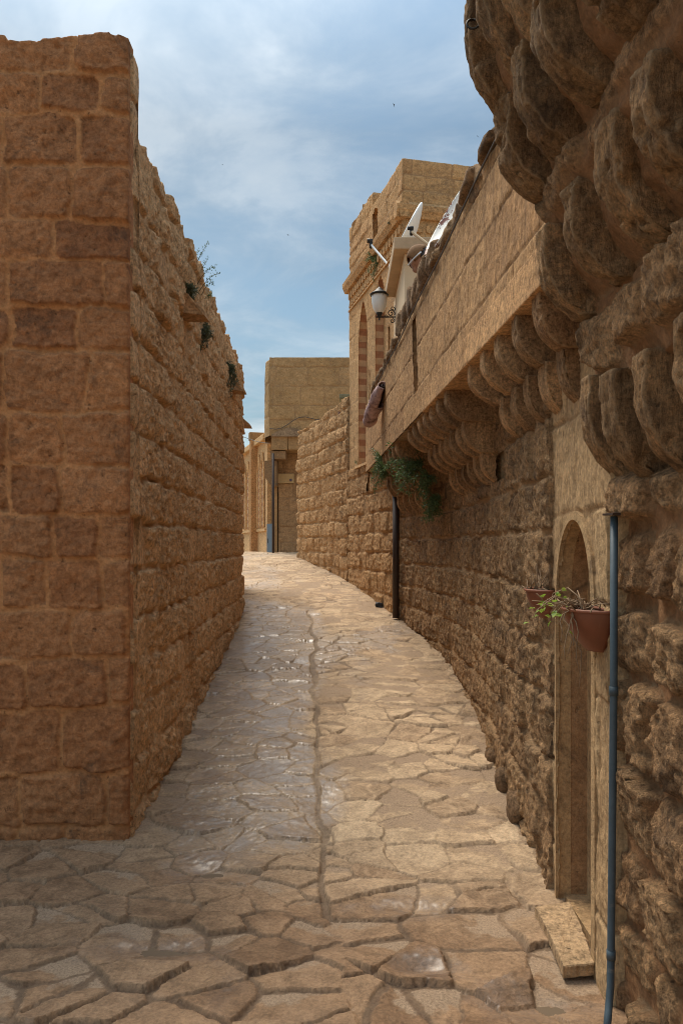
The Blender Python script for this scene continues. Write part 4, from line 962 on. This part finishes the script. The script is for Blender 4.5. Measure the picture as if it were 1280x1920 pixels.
# ---- wall pots
def pot(label, y, xw, r, z0, h, lab2):
    t_ = thing('wall_pot', label, 'flower pot', (xw, y, z0), group='half round pots on the wall')
    mb = MB(); n = 20; K = 12; V = []
    for k in range(K+1):
        t__ = k/K; zz = z0+h*t__; rr = r*(.36+.64*math.sin(t__*PI/2)**.9)
        for i in range(n+1):
            a_ = PI*i/n; V.append((xw-rr*math.sin(a_), y+rr*1.15*math.cos(a_), zz))
    f = [(k*(n+1)+i, k*(n+1)+i+1, (k+1)*(n+1)+i+1, (k+1)*(n+1)+i) for k in range(K) for i in range(n)]+[(k*(n+1), (k+1)*(n+1), (k+1)*(n+1)+n, k*(n+1)+n) for k in range(K)]
    f.append(tuple(range(n+1)))
    mb.add(V, f); mb.build('bowl', M['terracotta'], t_, smooth=False).data.polygons.foreach_set('use_smooth', [True]*(K*n)+[False]*(K+1))
    ring = [(xw-(r+.004)*math.sin(PI*i/24), y+(r*1.15+.004)*math.cos(PI*i/24), z0+h) for i in range(25)]
    mb = MB(); mb.tube(ring+[ring[0]], .006, 8); mb.build('rim', M['rim'], t_, smooth=True)
    mb = MB(); V = [(xw-.93*r*math.sin(PI*i/24), y+r*1.08*math.cos(PI*i/24), z0+h-.006) for i in range(25)]; mb.prism(V, (0, 0, -.01)); mb.build('soil', M['soil'], t_)
    return t_
pot('larger terracotta wall pot beside the blue pipe with a trailing plant', 2.70, .933, .125, 1.215, .15, '')
pot('smaller terracotta wall pot beyond the doorway holding a dry plant', 3.50, .965, .098, 1.255, .13, '')
def leafy(name, label, cat, leaves, mat, stems=None, smat=None, group=None):
    """leaves: list of (pos, dir, length, width)"""
    loc = stems[0][0] if stems else leaves[0][0]
    t_ = thing(name, label, cat, loc, group)
    mb = MB()
    for p, d_, l, w in leaves:
        p = Vector(p); d_ = Vector(d_).normalized(); s_ = d_.cross(Vector((random.uniform(-1, 1), random.uniform(-1, 1), random.uniform(-1, 1)))).normalized(); b2 = d_.cross(s_)*l*.12
        mb.add([p, p+d_*l*.45+s_*w/2+b2, p+d_*l, p+d_*l*.45-s_*w/2+b2], [(0, 1, 2, 3)])
    mb.build('foliage', mat, t_)
    if stems:
        mb = MB()
        for s_ in stems: mb.tube(s_, [(.0028 if smat else .002)*(1-.6*i/len(s_)) for i in range(len(s_))], 5)
        mb.build('stem', smat or M['stem'], t_, smooth=True)
    return t_
rr = random.Random(12)
def g(s): return rr.gauss(0, s)
# trailing plant of the big pot
st = []; lv = []
base = Vector((.84, 2.66, 1.37))
for k in range(9):
    tgt = at(1012+k*9+g(4), 1140+g(16)+k*2, 2.62+.03*k); p0 = base+Vector((g(.02), g(.03), .0))
    mid_ = p0.lerp(tgt, .55)+Vector((0, 0, .035+g(.01))); s_ = [p0, p0.lerp(mid_, .5)+Vector((0, 0, .012)), mid_, mid_.lerp(tgt, .5), tgt, tgt+Vector((-.012, g(.01), -.03))]; st.append(s_)
    for j in range(5 if k < 5 else 2):
        q = s_[3+rr.randint(0, 2)] + Vector((g(.014), g(.02), g(.016))); lv.append((q, (g(1)-.3, g(1), g(.5)-.2), rr.uniform(.018, .034), rr.uniform(.014, .026)))
for k in range(6):
    p0 = base+Vector((-.02+g(.015), g(.03), 0)); pts = [p0]; 
    tx = [1062, 1068, 1085, 1090, 1075, 1050][k]; ty = [1240, 1225, 1262, 1290, 1215, 1200][k]; e_ = at(tx, ty, 2.60)
    for i in range(1, 7): pts.append(p0.lerp(e_, i/6)+Vector((g(.006), g(.006), .03*math.sin(PI*i/6)+g(.004))))
    st.append(pts)
for k in range(45):
    p0 = Vector((.86+g(.035), 2.69+g(.06), 1.368)); d_ = Vector((g(.03)-.01, g(.035), abs(g(.014))+.006)); st.append([p0, p0+d_*.6+Vector((0, 0, .008)), p0+d_*1.3])
leafy('trailing_plant', 'half dry trailing plant with bright green leaves spilling from the larger wall pot', 'plant', lv, M['leaf_bright'], st, M['twig'])
st = []
for k in range(14):
    p0 = Vector((.905+g(.02), 3.5+g(.03), 1.382)); d_ = Vector((g(.02), g(.03), abs(g(.03))+.01)); st.append([p0, p0+d_*.6, p0+d_*1.4])
st.append([Vector((.92, 3.47, 1.385)), Vector((.925, 3.45, 1.42)), Vector((.945, 3.42, 1.47))]); st.append([Vector((.915, 3.5, 1.385)), Vector((.905, 3.5, 1.43)), Vector((.895, 3.5, 1.46))])
lv = [((.905+g(.03), 3.5+g(.03), 1.39), (g(1), g(1), .2), .035, .02) for _ in range(6)]
leafy('dry_plant', 'withered twigs sticking up from the smaller wall pot', 'plant', lv, M['twig'], st, M['twig'])
# bushy wall plants
def bush(label, blobs, n, mat, name='wall_plant', ll=(.02, .05), w=.007, group='green plants growing out of the masonry'):
    lv = []; st = []
    for (c, s_, droop, wgt) in blobs:
        c = Vector(c); m_ = int(n*wgt)
        nb = max(5, m_//55)
        for b0 in range(nb):
            tip = c+Vector((rr.gauss(0, s_[0])-.4*s_[0], rr.gauss(0, s_[1]), rr.gauss(0, s_[2]) - droop*rr.random())); root = c+Vector((s_[0]*.9, 0, s_[2]*.3))
            pts = [root.lerp(tip, i/5)+Vector((0, 0, .25*s_[2]*math.sin(PI*i/5))) for i in range(6)]; st.append(pts)
            for i in range(m_//nb):
                t__ = rr.random()**.6; k = min(4, int(t__*5)); q = pts[k].lerp(pts[k+1], t__*5-k)+Vector((g(s_[0]*.13), g(s_[1]*.13), g(s_[2]*.13)))
                d_ = (pts[k+1]-pts[k]).normalized()*.7+Vector((g(.6), g(.6), g(.6)+.2)); lv.append((q, d_, rr.uniform(*ll), w*rr.uniform(.7, 1.4)))
    return leafy(name, label, 'plant', lv, mat, st, M['stem'], group)
bush('small rounded green plant at the far end of the corbels', [(at(713, 882, 8.5), (.07, .12, .11), .04, 1)], 1300, M['leaf_dark'], ll=(.025, .06), w=.008)
bush('dense dark green plant spreading over the middle of the corbels', [(at(752, 850, 7.6), (.09, .16, .09), .1, .4), (at(772, 878, 7.2), (.10, .14, .11), .14, .6), (at(790, 905, 7.0), (.07, .12, .10), .1, .35)], 2300, M['leaf_dark'], ll=(.025, .06), w=.008)
bush('trailing green tuft hanging below the lowest corbels', [(at(812, 938, 6.9), (.06, .10, .07), .18, 1)], 1100, M['leaf_dark'], ll=(.025, .055), w=.007)
bush('small weed tuft on the first stone spout of the left house', [(Vector((LX(5.25)+.05, 5.25, 3.39)), (.04, .10, .035), .0, 1)], 420, M['leaf_olive'])
bush('round weed cushion on the left wall below the first spout', [(Vector((LX(6.1)+.04, 6.05, EYE+(HY-628)/F*6.05)), (.04, .10, .07), .03, 1)], 800, M['leaf_olive'])
bush('weed cushion above the second stone spout of the left house', [(Vector((LX(7.75)+.05, 7.7, EYE+(HY-698)/F*7.7)), (.05, .12, .10), .05, 1)], 1000, M['leaf_olive'])
bush('green tuft hanging from the cornice of the tower building', [(at(699, 480, 10.0), (.05, .08, .06), .1, .5), (at(706, 492, 9.9), (.05, .06, .09), .12, .5)], 900, M['leaf_dark'])
bush('tiny weed on the cornice corner of the tower building', [(at(735, 418, 9.15), (.04, .06, .03), .0, .5)], 300, M['leaf_olive'])
bush('tiny weed under the niche sill of the tower building', [(at(669, 866, 11.0), (.03, .03, .03), .0, .5)], 200, M['leaf_dark'])
# tall sprig on the left wall top
st = []; lv = []
for (x0_, y0_, x1_, y1_) in ((360, 510, 389, 455), (366, 524, 388, 488), (370, 532, 403, 499), (374, 545, 410, 512), (378, 552, 400, 530), (384, 560, 397, 551), (352, 512, 372, 470)):
    Y0 = 5.9; a = at(x0_, y0_, Y0); b_ = at(x1_, y1_, Y0+.05); pts = [a.lerp(b_, i/8)+Vector((0, 0, .03*math.sin(PI*i/8)*(1 if x1_ > 398 else .2))) for i in range(9)]; st.append(pts)
    for i in range(3, 9):
        for j in range(7): lv.append((pts[i]+Vector((g(.004), g(.004), g(.01))), (g(1), g(1), g(1)+.8), rr.uniform(.010, .022), .007))
leafy('tall_weed', 'tall sprigs standing against the sky on top of the left house', 'plant', lv, M['leaf_dark'], st, M['stem'])

# ---- ledge lamp and rag on the boundary wall
mb = MB(); a = at(650, 746, 12.0); mb.box((a.x-.12, 11.85, a.z-.03), (a.x+.10, 12.2, a.z+.035)); 
tagp(mb.build('wall_ledge_slab', M['verd'], bevel=.008), 'small flat greenish slab jutting from the top of the garden wall', 'slab')
mb = MB(); a = at(647, 752, 11.9); V = []
for i in range(9):
    t_ = i/8; w = .025+.05*math.sin(PI*min(1, t_*1.1)); c_ = at(645-6*t_, 752+42*t_, 11.95)
    V.append([(c_.x-w*.9, c_.y-.02, c_.z), (c_.x, c_.y-.05-.01*(i % 2), c_.z), (c_.x+w*.7, c_.y, c_.z)])
Vf = [p for r_ in V for p in r_]; mb.add(Vf, [(i*3+k, i*3+k+1, i*3+k+4, i*3+k+3) for i in range(8) for k in range(2)]); o = mb.build('hanging_rag', M['cloth'], smooth=True); o.modifiers.new('t', 'SOLIDIFY').thickness = .008
tagp(o, 'brown rag hanging from the greenish slab on the garden wall', 'rag')

# ---- threshold slab, loose stones, litter
def slabstone(name, pts, z, th, mat, seed):
    bm = bmesh.new(); r = random.Random(seed); n = len(pts); ring = []
    for i in range(n):
        a = Vector(pts[i]); b_ = Vector(pts[(i+1) % n]); k = max(2, int((b_-a).length/.012))
        for j in range(k): q = a.lerp(b_, j/k); ring.append((q.x+r.uniform(-.0018, .0018), q.y+r.uniform(-.0018, .0018)))
    m_ = len(ring); cx = sum(p[0] for p in ring)/m_; cy = sum(p[1] for p in ring)/m_; V = []; Fc = []
    lev = [(1.0, -th), (1.0, -.006), (.985, -.001), (.95, 0), (.6, .001), (.25, 0)]
    for s_, dz_ in lev:
        for (x, y) in ring: V.append((cx+(x-cx)*s_, cy+(y-cy)*s_, z+dz_+r.uniform(-.0012, .0012)))
    for l in range(len(lev)-1):
        for i in range(m_): Fc.append((l*m_+i, l*m_+(i+1) % m_, (l+1)*m_+(i+1) % m_, (l+1)*m_+i))
    Fc.append(tuple(range((len(lev)-1)*m_, len(lev)*m_)))
    mb = MB(); mb.add(V, Fc); return mb.build(name, mat, smooth=False)
tz = .055
q = lambda px, py: (((px-640)/F)*(EYE-tz)*F/(py-HY), (EYE-tz)*F/(py-HY))
tagp(slabstone('threshold_slab', [q(1003, 1700), q(1068, 1690), q(1090, 1738), q(1114, 1806), q(1056, 1812), q(1030, 1752)], tz, .045, M['slab'], 3), 'pale worn stone slab laid as a threshold in front of the doorway', 'stone slab')
for i, (px, py, Y, s_, lab) in enumerate(((985, 1545, 4.12, (.05, .08, .11), 'dark boulder leaning against the foot of the right wall, nearest to the door'),
                                       (966, 1470, 4.5, (.045, .07, .09), 'dark boulder at the foot of the right wall, second from the door'),
                                       (955, 1420, 4.9, (.04, .06, .06), 'small dark boulder at the foot of the right wall, farthest from the door'))):
    x = wallx(Y)-.035
    tagp(rock('fallen_stone', (x, Y, Gs(x, Y)+s_[2]*.5), s_, 40+i, M['mid_rock'] if 'mid_rock' in M else M['cope'], box=.8), lab, 'stone', group='stones fallen at the wall foot')
x = wallx(8.75)
lt = at(711, 1133, 0)
lp = ((711-640)/F*9.6, 9.6); tagp(rock('litter_bag', (lp[0], lp[1], Gs(*lp)+.03), (.05, .04, .035), 77, M['litter'], rough=.5), 'small crumpled dark bag lying by the wall before the brown downpipe', 'litter')
for (dx, dy, s_) in ((.09, -.1, .03), (.15, -.25, .022), (.05, -.2, .018)):
    pass

# ---- swallows
def bird(px, py, Y, s_, rot, lab):
    c_ = at(px, py, Y); mb = MB()
    mb.tube([(-.5*s_, 0, 0), (-.25*s_, 0, 0), (.1*s_, 0, 0), (.4*s_, 0, 0)], [.02*s_, .09*s_, .08*s_, .02*s_], 8)
    for sg in (-1, 1):
        mb.prism([(-.15*s_, 0, 0), (-.05*s_, sg*.45*s_, .1*s_), (.28*s_, sg*.95*s_, .05*s_), (.05*s_, sg*.4*s_, .08*s_), (.1*s_, 0, 0)], (0, 0, .02*s_))
        mb.prism([(.35*s_, 0, 0), (.7*s_, sg*.14*s_, 0), (.45*s_, sg*.01*s_, 0)], (0, 0, .012*s_))
    o = mb.build('swallow', M['bird'], smooth=False); o.location = c_; o.rotation_euler = rot
    tagp(o, lab, 'bird', 'swallows in the sky')
bird(738, 196, 40, .20, (.3, 1.2, .4), 'largest dark swallow high in the open sky')
bird(895, 255, 50, .15, (.9, .3, 1.2), 'small swallow next to the overhanging corbels')
bird(540, 440, 60, .15, (.2, .9, 2.), 'tiny swallow low in the middle of the sky')
bird(417, 308, 70, .13, (.2, .5, 1.), 'tiny swallow left of the sky centre above the left house')

# ================================================================== SKY AND SUN
sd = Vector((-.24, .40, .88)).normalized()
el = math.asin(sd.z); az = math.atan2(sd.x, sd.y)
w = bpy.data.worlds.new('World'); scn.world = w; w.use_nodes = True
nt = NT(w); bg = w.node_tree.nodes['Background']
sky = nt.new('ShaderNodeTexSky', sky_type='NISHITA', sun_disc=False, sun_elevation=el, sun_rotation=az, air_density=1.0, dust_density=1.2, ozone_density=1.5)
co = nt.new('ShaderNodeTexCoord').outputs['Generated']
sp = nt.new('ShaderNodeSeparateXYZ'); nt.l.new(co, sp.inputs[0])
# clouds laid on a high flat layer: direction divided by height
zc = nt.math('MAXIMUM', nt.math('ADD', sp.outputs[2], .12), .06)
cx = nt.math('DIVIDE', sp.outputs[0], zc); cy = nt.math('DIVIDE', sp.outputs[1], zc)
cb = nt.new('ShaderNodeCombineXYZ'); nt.l.new(cx, cb.inputs[0]); nt.l.new(cy, cb.inputs[1]); cb.inputs[2].default_value = 3.7
n1 = nt.noise(cb.outputs[0], .62, 6, .55, .5); n2 = nt.noise(cb.outputs[0], 2.3, 6, .6, .4)
cf = nt.math('ADD', nt.math('MULTIPLY', n1, .75), nt.math('MULTIPLY', n2, .35))
cf = nt.ramp(cf, [(.44, .05), (.56, .5), (.68, 1.)])
skyc = nt.mix(1., sky.outputs[0], (.085, .095, .086), 'MULTIPLY')
cc = nt.mix(nt.ramp(n2, [(.35, 0.), (.65, 1.)]), (.23, .30, .36), (.61, .66, .69))
fin_ = nt.mix(nt.math('MULTIPLY', cf, .9), skyc, cc)
# thin high cloud: brightest overhead, as under any overcast
ze = nt.new('ShaderNodeMapRange'); nt.l.new(sp.outputs[2], ze.inputs['Value']); ze.inputs['From Min'].default_value = .48; ze.inputs['From Max'].default_value = 1.; ze.inputs['To Min'].default_value = 1.; ze.inputs['To Max'].default_value = 3.2
vs = nt.new('ShaderNodeVectorMath', operation='SCALE'); nt.l.new(fin_, vs.inputs[0]); nt.l.new(ze.outputs[0], vs.inputs['Scale']); fin_ = vs.outputs[0]
nt.l.new(fin_, bg.inputs['Color']); bg.inputs['Strength'].default_value = 1.0
sl = bpy.data.lights.new('sun', 'SUN'); sl.energy = 3.0; sl.angle = math.radians(28); sl.color = (1, .90, .76)
so = bpy.data.objects.new('sun', sl); C.objects.link(so); so.rotation_euler = sd.to_track_quat('Z', 'Y').to_euler()

# ================================================================== CAMERA
cam = bpy.data.cameras.new('camera'); co_ = bpy.data.objects.new('camera', cam); C.objects.link(co_)
co_.location = (0, 0, EYE); co_.rotation_euler = (PI/2, 0, 0)
cam.sensor_fit = 'HORIZONTAL'; cam.sensor_width = 36; cam.lens = F/1280*36; cam.shift_y = (HY-960)/1280; cam.clip_start = .05; cam.clip_end = 2000
scn.camera = co_
scn.view_settings.view_transform = 'Standard'; scn.view_settings.look = 'None'; scn.view_settings.exposure = .30; scn.view_settings.gamma = 1
scn.cycles.filter_width = 1.0
scn.render.resolution_x = 682; scn.render.resolution_y = 1024
